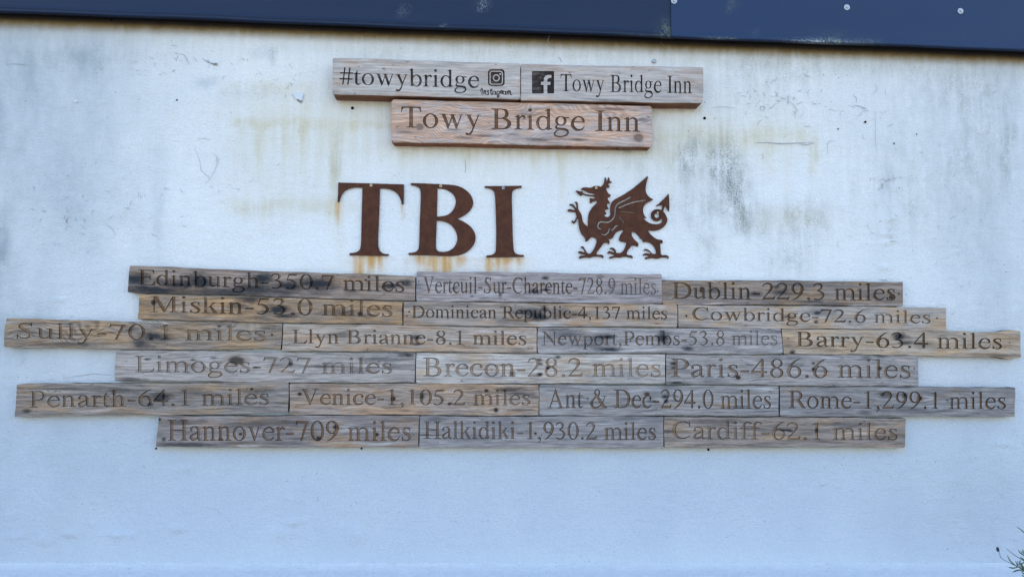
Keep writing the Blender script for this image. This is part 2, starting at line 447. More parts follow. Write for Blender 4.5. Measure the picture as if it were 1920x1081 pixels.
G['S'] = (556, [S((448, 510, 12), (412, 600, 34), (280, 654, 36), (165, 600, 76), (140, 500, 92), (220, 405, 108), (335, 320, 114), (405, 210, 104), (395, 90, 82), (268, 10, 38), (130, 60, 34), (62, 175, 12)), P((425, 520), (450, 510), (446, 676), (428, 676), (405, 600)), P((42, -14), (62, -14), (95, 70), (78, 175), (52, 175))])
G['T'] = (611, [Cap(254, 356), Ft(254, 356, 160, 450), R(36, 630, 575, 662), P((30, 662), (130, 662), (130, 630), (85, 615), (50, 570), (38, 495), (17, 495)), P((581, 662), (480, 662), (480, 630), (525, 615), (560, 570), (573, 495), (593, 495))])
G['V'] = (722, [P((98, 650), (212, 650), (412, 120), (380, -11), (355, -11)), L(375, 30, 592, 645, 38), R(16, 643, 290, 662), R(480, 643, 697, 662)])
arch = lambda x: S((x, 372, 16), (x + 60, 425, 40), (x + 130, 438, 58), (x + 190, 405, 78), (x + 213, 330, 84), (x + 213, 230, 84))
G['a'] = (444, [S((82, 345, 70), (85, 395, 50), (140, 440, 32), (215, 445, 34), (290, 415, 66), (322, 330, 84), (324, 110, 84), (345, 32, 62), (395, 22, 42), (444, 62, 14)), Sh(El(86, 340, 44, 42, 14)), S((322, 282, 24), (230, 235, 40), (115, 170, 66), (80, 100, 86), (115, 35, 80), (180, 26, 54), (260, 60, 30), (325, 118, 18))])
G['b'] = (500, [R(70, 20, 153, 683), Fl(70, 153, 683), Sh(El(282, 225, 187, 236), El(266, 222, 120, 202)), P((70, 40), (70, 10), (140, 0), (180, 30))])
G['c'] = (444, [S((385, 335, 60), (370, 395, 46), (300, 444, 30), (230, 446, 32), (125, 385, 70), (70, 260, 92), (92, 125, 96), (170, 40, 82), (250, 24, 66), (340, 55, 44), (412, 155, 12)), Sh(El(362, 340, 44, 42, 14))])
G['d'] = (500, [R(340, 30, 423, 683), Fl(340, 423, 683), Sh(El(218, 225, 191, 236), El(232, 222, 120, 202)), P((340, 90), (423, 90), (423, 62), (491, 58), (491, 42), (350, -10), (340, -10))])
G['e'] = (444, [S((380, 277, 30), (378, 350, 74), (310, 430, 48), (230, 445, 32), (130, 390, 62), (70, 265, 86), (80, 140, 96), (165, 42, 84), (255, 24, 66), (345, 55, 42), (420, 158, 12)), R(100, 262, 424, 294)])
G['f'] = (333, [R(95, 10, 179, 560), S((137, 440, 84), (142, 560, 80), (190, 638, 52), (260, 664, 38), (335, 640, 44)), Sh(El(346, 622, 38, 38, 12)), R(20, 418, 309, 450), Ft(95, 179, 20, 285)])
G['g'] = (500, [Sh(El(234, 305, 167, 155), El(234, 305, 88, 130)), P((340, 400), (470, 392), (470, 432), (330, 432)), S((150, 186, 22), (98, 120, 44), (120, 62, 62), (250, 42, 78), (380, 18, 82), (438, -62, 58), (385, -155, 48), (250, -200, 34), (110, -188, 50), (54, -125, 54), (90, -45, 40), (165, 15, 24))])
G['h'] = (500, [R(77, 10, 161, 683), Fl(77, 161, 683), arch(155), R(326, 10, 410, 250), Ft(77, 161, 9, 228), Ft(326, 410, 260, 487)])
G['i'] = (278, [R(94, 10, 178, 460), Fl(94, 178, 460), Ft(94, 178, 16, 253), Sh(El(132, 630, 53, 53, 16))])
G['k'] = (500, [R(83, 10, 167, 683), Fl(83, 167, 683), Ft(83, 167, 7, 240), P((160, 210), (160, 180), (400, 415), (400, 440), (370, 440)), R(278, 433, 480, 450), P((225, 272), (290, 325), (470, 30), (440, 10), (370, 0)), R(300, 0, 505, 17)])
G['l'] = (278, [R(97, 10, 181, 683), Fl(97, 181, 683), Ft(97, 181, 21, 257)])
G['m'] = (778, [R(77, 10, 161, 460), Fl(77, 161, 460), arch(150), R(321, 10, 405, 250), arch(398), R(569 + 48, 10, 653 + 48, 250), S((398, 372, 16), (470, 428, 42), (545, 438, 58), (620, 405, 78), (659, 330, 84), (659, 230, 84)), Ft(77, 161, 16, 225), Ft(321, 405, 262, 470), Ft(617, 701, 552, 775)])
G['m'] = (778, [s for i, s in enumerate(G['m'][1]) if i != 4])
G['n'] = (500, [R(77, 10, 161, 460), Fl(77, 161, 460), arch(155), R(326, 10, 410, 250), Ft(77, 161, 16, 228), Ft(326, 410, 262, 485)])
G['o'] = (500, [Sh(El(250, 225, 221, 235), El(250, 225, 134, 207))])
G['p'] = (500, [R(75, -205, 158, 440), Fl(75, 158, 460), Sh(El(282, 225, 188, 235), El(266, 225, 120, 203)), Ft(75, 158, 5, 245, -217)])
G['r'] = (333, [R(80, 10, 164, 460), Fl(80, 164, 460), Ft(80, 164, 5, 245), S((158, 345, 18), (205, 415, 46), (260, 432, 62), (310, 410, 64)), Sh(El(300, 402, 38, 38, 12))])
G['s'] = (389, [S((320, 320, 10), (292, 415, 32), (200, 446, 30), (115, 405, 64), (104, 340, 80), (175, 268, 92), (262, 208, 94), (312, 130, 88), (282, 48, 62), (190, 8, 32), (108, 40, 26), (62, 145, 10)), P((300, 325), (322, 318), (318, 450), (304, 450), (288, 410)), P((51, -8), (64, -8), (92, 50), (70, 150), (51, 150))])
G['t'] = (278, [P((70, 430), (152, 579), (154, 579), (154, 430)), S((112, 450, 84), (112, 110, 84), (138, 34, 66), (200, 22, 44), (275, 72, 14)), R(13, 418, 265, 450)])
G['u'] = (500, [R(73, 150, 157, 445), R(340, 20, 424, 445), S((115, 170, 84), (120, 90, 82), (165, 35, 66), (225, 30, 52), (290, 60, 34), (345, 118, 16)), P((9, 450), (157, 450), (157, 420), (73, 420), (9, 434)), P((270, 450), (424, 450), (424, 420), (340, 420), (270, 434)), P((340, 80), (424, 80), (424, 56), (479, 50), (479, 36), (350, -10), (340, -10))])
G['v'] = (500, [P((75, 436), (172, 436), (295, 100), (262, -14), (240, -14)), L(262, 5, 392, 436, 32), R(19, 433, 215, 450), R(330, 433, 477, 450)])
G['w'] = (722, [P((78, 436), (170, 436), (288, 110), (258, -14), (236, -14)), L(256, 5, 372, 400, 32), P((325, 436), (416, 436), (526, 110), (496, -14), (476, -14)), L(495, 5, 632, 436, 32), R(21, 433, 232, 450), R(280, 433, 480, 450), R(555, 433, 694, 450)])
G['y'] = (500, [P((70, 436), (168, 436), (305, 90), (262, 0)), S((408, 440, 32), (330, 235, 34), (262, 50, 38), (212, -92, 46), (150, -176, 60), (75, -180, 50)), Sh(El(72, -174, 42, 42, 12)), R(14, 433, 212, 450), R(340, 433, 475, 450)])
G['0'] = (500, [Sh(El(250, 331, 226, 345, 30), El(250, 331, 134, 316, 30))])
G['1'] = (500, [R(212, 10, 300, 640), Ft(212, 300, 118, 394), P((111, 592), (111, 574), (170, 598), (205, 585), (212, 540), (300, 540), (300, 676), (287, 676))])
G['2'] = (500, [S((38, 500, 12), (85, 600, 42), (200, 648, 58), (308, 605, 88), (345, 495, 92), (300, 365, 74), (195, 215, 42), (55, 40, 24)), P((30, 0), (435, 0), (475, 142), (458, 142), (420, 88), (380, 76), (80, 76), (30, 16))])
G['3'] = (500, [S((50, 515, 12), (98, 610, 42), (200, 648, 52), (300, 608, 78), (322, 525, 82), (268, 418, 46), (160, 365, 18)), S((165, 372, 18), (300, 325, 66), (382, 215, 92), (338, 80, 64), (220, 10, 36), (125, 28, 46), (62, 48, 56))])
G['4'] = (500, [R(290, 0, 372, 660), R(12, 160, 472, 232), P((12, 232), (12, 195), (50, 205), (292, 570), (340, 676), (315, 676))])
G['5'] = (500, [P((160, 662), (400, 662), (438, 688), (402, 590), (162, 590)), P((148, 662), (178, 662), (110, 398), (66, 372)), S((75, 380, 18), (200, 398, 60), (328, 318, 88), (372, 200, 90), (308, 70, 62), (190, 8, 36), (105, 28, 46), (52, 40, 54))])
six = [S((448, 680, 10), (320, 622, 42), (180, 480, 74), (92, 300, 92), (98, 150, 90), (170, 35, 62), (258, 10, 30)), Sh(El(262, 208, 206, 222), El(262, 200, 114, 190))]
G['6'] = (500, six)
G['9'] = (500, [([(500 - x, 662 - y) for x, y in o], [[(500 - x, 662 - y) for x, y in h] for h in hs]) for o, hs in six])
G['7'] = (500, [R(45, 590, 449, 662), P((20, 512), (38, 512), (95, 590), (60, 662)), P((366, 640), (449, 662), (449, 645), (240, -8), (172, -8))])
G['8'] = (500, [Sh(El(250, 512, 172, 164), El(258, 520, 98, 132)), Sh(El(250, 172, 196, 186), El(244, 165, 114, 152))])
G['-'] = (333, [R(39, 192, 285, 258)])
G['.'] = (250, [Sh(El(125, 43, 56, 56, 14))])
G[','] = (250, [Sh(El(120, 45, 56, 55, 14)), S((150, 40, 50), (165, -20, 36), (120, -90, 26), (60, -135, 10))])
G['&'] = (778, [Sh(El(335, 540, 122, 136), El(335, 545, 64, 106)), S((310, 425, 66), (200, 330, 66), (95, 185, 112), (150, 45, 90), (290, 18, 54), (430, 62, 42), (560, 200, 32), (625, 340, 30), (645, 410, 30)), P((235, 470), (330, 500), (680, 70), (750, 45), (750, 0), (610, 0), (520, 50)), R(510, 408, 730, 428)])
G['#'] = (500, [L(125, 0, 200, 662, 50), L(305, 0, 380, 662, 50), R(5, 190, 470, 240), R(30, 420, 496, 470)])
G[' '] = (250, [])

def layout(text, bold=0.0):
    """shapes of a line of text, scaled so x runs 0..1 from first ink to last ink, y in cap heights"""
    pen, out = 0.0, []
    for ch in text:
        adv, shapes = G[ch]
        for o, hs in shapes:
            out.append(([(x + pen, y) for x, y in o], [[(x + pen, y) for x, y in h] for h in hs]))
        pen += adv
    xs = [x for o, _ in out for x, _ in o]
    a, b = min(xs), max(xs)
    f = lambda q: [((x - a) / (b - a), y / 662.0) for x, y in q]
    return [(f(o), [f(h) for h in hs]) for o, hs in out]

# ------------------------------------------------------------------ plates and boards with cut shapes
def inside(pts, poly):
    x, y = pts[:, 0], pts[:, 1]
    r = np.zeros(len(pts), bool)
    Q = np.asarray(poly)
    x0, y0 = Q.min(0); x1, y1 = Q.max(0)
    idx = np.nonzero((x >= x0) & (x <= x1) & (y >= y0) & (y <= y1))[0]
    if len(idx) == 0: return r
    px, py = x[idx, None], y[idx, None]
    ax, ay = Q[None, :, 0], Q[None, :, 1]
    B = np.roll(Q, -1, 0); bx, by = B[None, :, 0], B[None, :, 1]
    with np.errstate(divide='ignore', invalid='ignore'):
        hit = ((ay > py) != (by > py)) & (px < (bx - ax) * (py - ay) / (by - ay) + ax)
    r[idx] = hit.sum(1) % 2 == 1
    return r

def in_shapes(pts, shapes):
    m = np.zeros(len(pts), bool)
    for o, hs in shapes:
        k = inside(pts, o)
        for h in hs: k &= ~inside(pts, h)
        m |= k
    return m

def cdt(outline, shapes):
    """triangles (in mm) of outline, split along all shape edges; returns verts, tris, centroid"""
    V, Ed = [], []
    def add(poly):
        b = len(V)
        for x, y in poly: V.append(Vector((x * 1000, y * 1000)))
        n = len(poly)
        for i in range(n): Ed.append((b + i, b + (i + 1) % n))
    add(outline)
    for o, hs in shapes:
        add(o)
        for h in hs: add(h)
    v, e, f, *_ = delaunay_2d_cdt(V, Ed, [], 0, 1e-4)
    v = np.array([(p[0], p[1]) for p in v]) / 1000.0
    T = []
    for q in f:
        for i in range(1, len(q) - 1):
            a, b, c = q[0], q[i], q[i + 1]
            ar = (v[b, 0] - v[a, 0]) * (v[c, 1] - v[a, 1]) - (v[b, 1] - v[a, 1]) * (v[c, 0] - v[a, 0])
            if abs(ar) < 1e-13: continue
            T.append((a, b, c) if ar > 0 else (a, c, b))
    T = np.array(T)
    return v, T, v[T].mean(1)

def boundary(tris):
    """directed outline edges of a set of ccw triangles"""
    seen = {}
    for a, b, c in tris:
        for e in ((a, b), (b, c), (c, a)): seen[e] = 1
    return [e for e in seen if (e[1], e[0]) not in seen]

def compact(verts, faces):
    used = sorted({i for f in faces for i in f})
    mp = {u: k for k, u in enumerate(used)}
    return [verts[u] for u in used], [tuple(mp[i] for i in f) for f in faces]

def plate(name, shapes, origin, y_back, thick, parent, mats):
    """flat cut plate: union of shapes (x, z); front towards -y"""
    allp = np.array([p for o, _ in shapes for p in o])
    lo, hi = allp.min(0) - 0.01, allp.max(0) + 0.01
    out = [(lo[0], lo[1]), (hi[0], lo[1]), (hi[0], hi[1]), (lo[0], hi[1])]
    v, T, C = cdt(out, shapes)
    T = T[in_shapes(C, shapes)]
    n = len(v)
    V = [(p[0] - origin[0], y_back - thick, p[1] - origin[1]) for p in v] + [(p[0] - origin[0], y_back, p[1] - origin[1]) for p in v]
    F = [tuple(t) for t in T]
    fm = [0] * len(F)
    for a, b in boundary([tuple(t) for t in T]):
        F.append((b, a, a + n, b + n)); fm.append(1)
    F += [(t[2] + n, t[1] + n, t[0] + n) for t in T]; fm += [1] * len(T)
    V, F = compact(V, F)
    return mk(name, V, F, mats, parent, fmat=fm)

GROOVE = 0.0015      # width of the burnt slope along each letter edge
rng = random.Random(7)

def board_outline(q, jit=0.0007, round_=0.002, extra=None, notch=None):
    """q: four corners TL TR BR BL in wall metres -> slightly worn outline, ccw"""
    TL, TR, BR, BL = [np.array(p) for p in q]
    pts = []
    cs = [BL, BR, TR, TL]
    for i in range(4):
        a, b = cs[i], cs[(i + 1) % 4]
        ln = np.hypot(*(b - a))
        d = (b - a) / ln
        nrm = np.array([d[1], -d[0]])
        n = max(2, int(ln / 0.022))
        ph = [rng.uniform(0, 6.28) for _ in range(3)]
        for k in range(n + 1):
            s = round_ + (ln - 2 * round_) * k / n
            w = jit * (math.sin(s * 9 + ph[0]) + 0.6 * math.sin(s * 31 + ph[1]) + 0.4 * math.sin(s * 77 + ph[2]))
            if k in (0, n): w = 0
            if extra:
                for (e, pos, wid, amp) in extra:
                    if e == i: w += amp * math.exp(-((s / ln - pos) * ln / wid) ** 2)
            pts.append(tuple(a + d * s + nrm * w))
    return pts

def board(name, quad_px, thick, texts, extra_shapes, mats, label, group, screws=(), depth=0.0030, jit=0.0007, round_=0.002, extra=None, nudge=0.0, bev=0.0007, gap=0.0009):
    """a sign board on the wall: worn outline, carved words (real recess) as a child, screws as children"""
    yf = -thick - nudge
    q = [at(px, py, yf) for px, py in quad_px]
    O = (sum(p[0] for p in q) / 4, sum(p[1] for p in q) / 4)
    q = [(q[0][0] + gap, q[0][1]), (q[1][0] - gap, q[1][1]), (q[2][0] - gap, q[2][1] - 0.0001), (q[3][0] + gap, q[3][1] - 0.0001)]
    out = board_outline(q, jit, round_, extra)
    shapes = []
    for (text, x0, x1, b0, t0, b1, t1) in texts:
        def mp(pt):
            u, w = pt
            x = x0 + (x1 - x0) * u
            b = b0 + (b1 - b0) * u
            tt = t0 + (t1 - t0) * u
            return at(x, b + (tt - b) * w, yf)
        for o, hs in layout(text):
            shapes.append(([mp(p) for p in o], [[mp(p) for p in h] for h in hs]))
    for o, hs in extra_shapes:
        shapes.append(([at(x, y, yf) for x, y in o], [[at(x, y, yf) for x, y in h] for h in hs]))
    v, T, C = cdt(out, shapes)
    inb = inside(C, out)
    cut = in_shapes(C, shapes) & inb
    front = T[inb & ~cut]
    rec = [tuple(t) for t in T[cut]]
    root = empty(name, (O[0], 0, O[1]))
    tag(root, label, "sign board", group)
    # body
    n = len(v)
    V = [(p[0] - O[0], yf, p[1] - O[1]) for p in v]
    F = [tuple(t) for t in front]; fm = [0] * len(F)
    m = len(out)
    A = np.array(out)
    d = np.roll(A, -1, 0) - np.roll(A, 1, 0)
    d /= np.maximum(np.hypot(d[:, 0], d[:, 1]), 1e-9)[:, None]
    nr = np.stack([d[:, 1], -d[:, 0]], 1)
    base = len(V)
    for off, yy in ((0, yf), (bev, yf + bev), (bev, -nudge - 0.0006)):
        for i in range(m):
            p = A[i] + nr[i] * off
            V.append((p[0] - O[0], yy, p[1] - O[1]))
    for k in range(2):
        for i in range(m):
            j = (i + 1) % m
            F.append((base + k * m + j, base + k * m + i, base + (k + 1) * m + i, base + (k + 1) * m + j)); fm.append(1 if k else 0)
    F.append(tuple(base + 2 * m + i for i in range(m))[::-1]); fm.append(1)
    V2, F2 = compact(V, F)
    mk("plank", V2, F2, [mats[0], mats[1]], root, fmat=fm)
    # carved words
    if rec:
        be = boundary(rec)
        acc = {}
        for a, b in be:
            e = v[b] - v[a]; e = e / max(np.hypot(*e), 1e-9)
            nn = np.array([-e[1], e[0]])
            for k in (a, b): acc.setdefault(k, []).append(nn)
        fl = v.copy()
        for k, l in acc.items():
            s = np.sum(l, 0)
            L_ = np.hypot(*s)
            if L_ > 1e-6: fl[k] = v[k] + s / L_ * min(GROOVE * 1.15, GROOVE * len(l) / L_)
        V = [(p[0] - O[0], yf, p[1] - O[1]) for p in v] + [(p[0] - O[0], yf + depth, p[1] - O[1]) for p in fl]
        F = [(a + n, b + n, c + n) for a, b, c in rec]; fm = [0] * len(F)
        for a, b in be:
            F.append((a, b, b + n, a + n)); fm.append(1)
        V, F = compact(V, F)
        mk("carved_lettering", V, F, [mats[2], mats[3]], root, fmat=fm)
    for (px, py, r) in screws:
        x, z = at(px, py, yf)
        sv, sf = [], []
        lathe(sv, sf, (x - O[0], yf + 0.0002, z - O[1]), [(r, 0.0), (r * 0.92, 0.0008), (r * 0.55, 0.0011), (r * 0.45, 0.0004)], 12)
        mk("screw", sv, sf, M_BLACK, root)
    return root

# ------------------------------------------------------------------ numpy value noise for the stain and shade masks
def vn(x, z, sc, seed):
    x = x * sc + seed * 17.13; z = z * sc + seed * 9.7
    xi, zi = np.floor(x).astype(np.int64), np.floor(z).astype(np.int64)
    fx, fz = x - xi, z - zi
    fx = fx * fx * (3 - 2 * fx); fz = fz * fz * (3 - 2 * fz)
    def h(a, b):
        q = (a * 374761393 + b * 668265263 + seed * 1442695) & 0xffffffff
        q = ((q ^ (q >> 13)) * 1274126177) & 0xffffffff
        return ((q ^ (q >> 16)) & 0xffff) / 65535.0
    return (h(xi, zi) * (1 - fx) + h(xi + 1, zi) * fx) * (1 - fz) + (h(xi, zi + 1) * (1 - fx) + h(xi + 1, zi + 1) * fx) * fz
def fbm(x, z, sc, seed):
    return 0.5 * vn(x, z, sc, seed) + 0.3 * vn(x, z, sc * 2.1, seed + 1) + 0.2 * vn(x, z, sc * 4.3, seed + 2)
def sst(v, a, b):
    t = np.clip((v - a) / (b - a), 0, 1)
    return t * t * (3 - 2 * t)

# ------------------------------------------------------------------ ground
gv, gf = [], []
gx = [-300, -40, -10, 0, 10, 40, 300]; gy = [-300, -40, -10, -4, 0, 10, 300]
for b in gy:
    for a in gx: gv.append((a, b, 0))
for j in range(6):
    for i in range(6):
        k = j * 7 + i
        gf.append((k, k + 1, k + 8, k + 7))
tag(mk("ground", gv, gf, mat_ground()), kind="structure")

# ------------------------------------------------------------------ the building: wall, plinth, fascia, roof
bld = empty("building", (0, 0, 0))
tag(bld, "white rendered building wall with streaky stains under a dark blue metal fascia", "building")

LIP = [at(0, 18, -0.05), at(640, 44.5, -0.05), at(1258, 71.5, -0.05), at(1920, 91.5, -0.05)]
lk = np.polyfit([p[0] for p in LIP], [p[1] for p in LIP], 1)
lip = lambda x: lk[0] * x + lk[1]
p0, p1 = at(0, 1058), at(1920, 1058)
ps = (p1[1] - p0[1]) / (p1[0] - p0[0])
ledge = lambda x: p0[1] + ps * (x - p0[0])

def build_wall():
    xs = np.concatenate([[-6, -4, -2.6], np.arange(-1.9, 2.45, 0.0062), [3.2, 5, 7]])
    zs = np.concatenate([[0, 0.4, 0.75], np.arange(0.86, 2.76, 0.0062), [2.9, 3.0]])
    X, Z = np.meshgrid(xs, zs)
    nx, nz = len(xs), len(zs)
    # photograph coordinates of every wall point, only used to set out the stains and painted shade on the wall
    Vx = X; Vy = np.full_like(X, DIST); Vz = Z - EYE
    w = Vx * FWD.x + Vy * FWD.y + Vz * FWD.z
    U = 960 + FPX * (Vx * RIGHT.x + Vy * RIGHT.y + Vz * RIGHT.z) / w
    W = 540.5 - FPX * (Vx * UP.x + Vy * UP.y + Vz * UP.z) / w
    wa = (fbm(X, Z, 9, 3) - 0.5); wb = (fbm(X, Z, 9, 11) - 0.5); wf = fbm(X, Z, 55, 21) - 0.5
    u = U + wa * 26 + wf * 8; v = W + wb * 26 + wf * 6
    def g(cx, cy, rx, ry): return np.exp(-((u - cx) / rx) ** 2 - ((v - cy) / ry) ** 2)
    def bar(x0, x1, y0, y1, sx=8, sy=8): return sst(u, x0 - sx, x0 + sx) * (1 - sst(u, x1 - sx, x1 + sx)) * sst(v, y0 - sy, y0 + sy) * (1 - sst(v, y1 - sy, y1 + sy))
    def drip(cx, wid, y0, y1, k=1.0, lean=0.0):
        t = np.clip((W - y0) / (y1 - y0), 0, 1)
        c = cx + lean * t + wa * 6 + wf * 5
        return k * np.exp(-((U - c) / (wid * (1 - 0.35 * t))) ** 2) * sst(W, y0 - 4, y0 + 4) * (1 - t) ** 0.7
    A = {}
    zl = lip(X)
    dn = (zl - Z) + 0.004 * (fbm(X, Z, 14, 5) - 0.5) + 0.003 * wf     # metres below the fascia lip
    A["lip_shade"] = (1 - sst(dn, -0.002, 0.020)) * 1.0  # shade under the fascia lip, painted near-black into the wall colour
    A["ochre"] = (1 - sst(dn, 0.008, 0.050)) * 0.84 + 0.16 * (1 - sst(dn, 0.02, 0.09))
    cream = 0.30 * np.exp(-np.maximum(dn - 0.02, 0) / 0.07)
    cream += 0.34 * g(900, 240, 420, 110) + 0.30 * g(700, 200, 260, 70) + 0.35 * g(1380, 250, 200, 60)
    cream += 0.60 * bar(434, 737, 227, 238, 10, 9) + 0.45 * bar(1225, 1527, 242, 270, 12, 16)
    cream += 0.55 * bar(432, 570, 154, 174, 40, 12) * 0.6
    cream += 0.55 * bar(425, 660, 376, 396, 40, 16) + 0.22 * bar(430, 650, 200, 420, 60, 50)
    cream += 0.50 * bar(1395, 1540, 392, 424, 45, 20) + 0.55 * bar(1517, 1532, 265, 330, 6, 20)
    cream += drip(487, 9, 236, 345, 0.75, -6) + drip(456, 6, 236, 320, 0.35) + drip(532, 5, 236, 310, 0.45) + drip(565, 9, 236, 330, 0.5) + drip(630, 11, 240, 430, 0.95, -6)
    cream += drip(636, 12, 395, 500, 0.45) + drip(1003, 9, 285, 340, 0.5) + drip(1053, 12, 290, 420, 0.5) + drip(880, 10, 285, 330, 0.35) + drip(760, 12, 285, 330, 0.4)
    cream += drip(1440, 14, 270, 360, 0.4) + drip(1258, 12, 270, 400, 0.35) + drip(1475, 10, 270, 380, 0.3)
    cream += 0.45 * g(980, 283, 290, 16)
    cream += 0.16 * fbm(X, Z, 3, 31) * (1 - sst(W, 430, 560))
    for (cx, k) in ((690, .3), (820, .3), (948, .3)): cream += k * g(cx, 505, 55, 22)
    def under(x0, y0, x1, y1, h, k):  # brownish line below a board: dirt that also paints in its contact shadow
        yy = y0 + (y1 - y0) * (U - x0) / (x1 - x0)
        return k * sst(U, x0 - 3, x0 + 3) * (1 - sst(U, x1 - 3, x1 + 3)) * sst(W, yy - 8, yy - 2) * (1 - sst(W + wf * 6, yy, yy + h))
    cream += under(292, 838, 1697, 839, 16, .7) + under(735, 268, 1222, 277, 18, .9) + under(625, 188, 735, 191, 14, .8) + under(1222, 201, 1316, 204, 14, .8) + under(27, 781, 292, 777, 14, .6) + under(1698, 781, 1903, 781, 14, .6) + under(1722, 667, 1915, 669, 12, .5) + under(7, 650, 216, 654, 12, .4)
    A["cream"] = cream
    mould = 0.75 * g(1288, 298, 26, 40) + 0.75 * g(1335, 300, 14, 45) + 0.80 * g(1368, 305, 22, 55) + 0.58 * g(1382, 365, 30, 50) + 0.45 * g(1408, 412, 32, 30)
    mould += 0.35 * g(1315, 390, 60, 60) + 0.40 * g(1500, 420, 55, 50) + 0.35 * g(1480, 490, 50, 25) + 0.30 * g(1325, 470, 16, 50)
    mould += 0.30 * g(1835, 270, 60, 100) + 0.45 * g(1890, 290, 12, 60) + 0.35 * g(1800, 160, 120, 45) + 0.25 * g(1700, 340, 120, 120)
    mould += 0.28 * g(1500, 120, 260, 30) + 0.25 * g(150, 105, 160, 30) + 0.25 * g(460, 178, 50, 14) + 0.30 * g(632, 300, 10, 50)
    mould += 0.35 * g(800, 372, 50, 50) * 0.4 + 0.25 * g(1200, 300, 40, 40) + 0.22 * g(1440, 160, 90, 60)
    mould += drip(510, 12, 90, 130, 0.5) + 0.22 * g(980, 95, 500, 16)
    mould += 0.20 * g(5, 480, 30, 90)
    mould += 0.50 * g(950, 281, 14, 5) + 0.50 * g(1173, 284, 12, 5) + 0.4 * g(880, 279, 8, 4)
    A["mould"] = mould * 1.25
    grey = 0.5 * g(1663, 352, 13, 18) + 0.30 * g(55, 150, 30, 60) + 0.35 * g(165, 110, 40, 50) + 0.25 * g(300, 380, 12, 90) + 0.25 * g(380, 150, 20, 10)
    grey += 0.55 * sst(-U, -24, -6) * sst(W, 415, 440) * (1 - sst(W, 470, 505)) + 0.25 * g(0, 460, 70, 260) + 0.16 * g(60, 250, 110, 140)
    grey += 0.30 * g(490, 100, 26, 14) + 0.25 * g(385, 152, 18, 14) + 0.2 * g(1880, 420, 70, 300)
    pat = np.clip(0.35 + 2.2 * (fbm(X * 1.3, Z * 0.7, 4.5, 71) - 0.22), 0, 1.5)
    grey += pat * (0.50 * sst(-U, -560, 40) * (1 - sst(W, 560, 900)) + 0.26 * sst(U, 1400, 1900) * (1 - sst(W, 560, 900)) + 0.42 * sst(-U, -460, 40) * sst(W, 560, 900) + 0.30 * sst(U, 1500, 1900) * sst(W, 700, 1000))  # patchy grey paints in the light falloff towards both sides of the view
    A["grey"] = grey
    rust = np.zeros_like(X)
    for (cx, wd, y0, y1, k) in ((634, 4.5, 379, 425, .85), (754, 4, 383, 418, .4), (668, 6, 480, 560, .5), (678, 4.5, 480, 590, .95), (700, 10, 480, 506, .6), (690, 22, 480, 496, .5), (714, 4, 480, 510, .5),
                                (790, 16, 480, 498, .55), (818, 8, 481, 560, .75), (838, 7, 481, 590, 1.0), (846, 4, 481, 600, .9), (862, 10, 481, 505, .45), (800, 6, 481, 515, .5),
                                (916, 4.5, 483, 600, 1.0), (924, 6, 483, 570, .55), (945, 26, 483, 496, .5), (975, 8, 483, 500, .5), (940, 12, 483, 512, .35), (690, 28, 480, 545, .40), (820, 50, 481, 550, .34), (943, 38, 483, 535, .30)):
        rust += drip(cx, wd, y0, y1, k)
    A["rust"] = np.clip(rust * 1.5, 0, 1)
    A["fresh_shade"] = sst(W + wb * 40, 560, 880) * 0.9 + 0.1 + 0.25 * sst(-U, -420, -40) * (1 - sst(W, 560, 880)) + 0.22 * sst(U, 1480, 1900) * (1 - sst(W, 560, 880))  # bluer repaint low down, also painting in light falloff downwards and to both sides
    # relief: gentle hollows plus blisters and lumps in the render
    y = 0.006 * (fbm(X, Z, 5, 41) - 0.5) + 0.0020 * (fbm(X * 0.6, Z, 38, 51) - 0.5) + 0.0022 * (fbm(X * 0.7, Z, 14, 61) - 0.5)
    def lump(cx, cy, rx, ry, a):
        return -3.0 * a * np.exp(-((U + wf * 10 + wa * 10 - cx) / rx) ** 2 - ((W + wf * 8 - cy) / ry) ** 2)
    for (cx, cy, rx, ry, a) in ((548, 978, 17, 8, .0032), (530, 1000, 30, 12, .0018), (335, 990, 14, 7, .003), (215, 1000, 14, 8, .003), (240, 1003, 10, 6, .002), (130, 1000, 12, 7, .0028), (85, 1012, 10, 12, .0025),
                                (30, 1005, 12, 8, .002), (665, 1000, 16, 14, .003), (170, 980, 5, 4, .002), (174, 940, 3, 3, .002), (1745, 575, 4, 6, .002), (1660, 500, 10, 5, .002), (1670, 410, 12, 4, .0024),
                                (1665, 440, 8, 4, .002), (1662, 455, 10, 4, .0022), (1880, 830, 18, 6, .0018), (345, 880, 20, 5, .0012), (1130, 1030, 4, 10, .0015), (1500, 985, 4, 3, .0015), (1210, 880, 5, 3, .002),
                                (640, 975, 16, 14, -.001), (1540, 905, 4, 3, .0018), (1573, 912, 3, 3, .002), (115, 560, 8, 4, .0018)):
        y = y + lump(cx, cy, rx, ry, a)
    y = np.where((X < -1.9) | (X > 2.44) | (Z < 0.86) | (Z > 2.75), 0, y)
    # under the boards keep the face at or behind the wall line
    V = np.stack([X, y, Z], -1).reshape(-1, 3)
    i = np.arange(nx - 1); j = np.arange(nz - 1)
    I, J = np.meshgrid(i, j)
    k = (J * nx + I).ravel()
    F = np.stack([k, k + 1, k + nx + 1, k + nx], 1)
    verts = [tuple(p) for p in V]; faces = [tuple(q) for q in F]
    fm = [0] * len(faces)
    nb = len(verts)
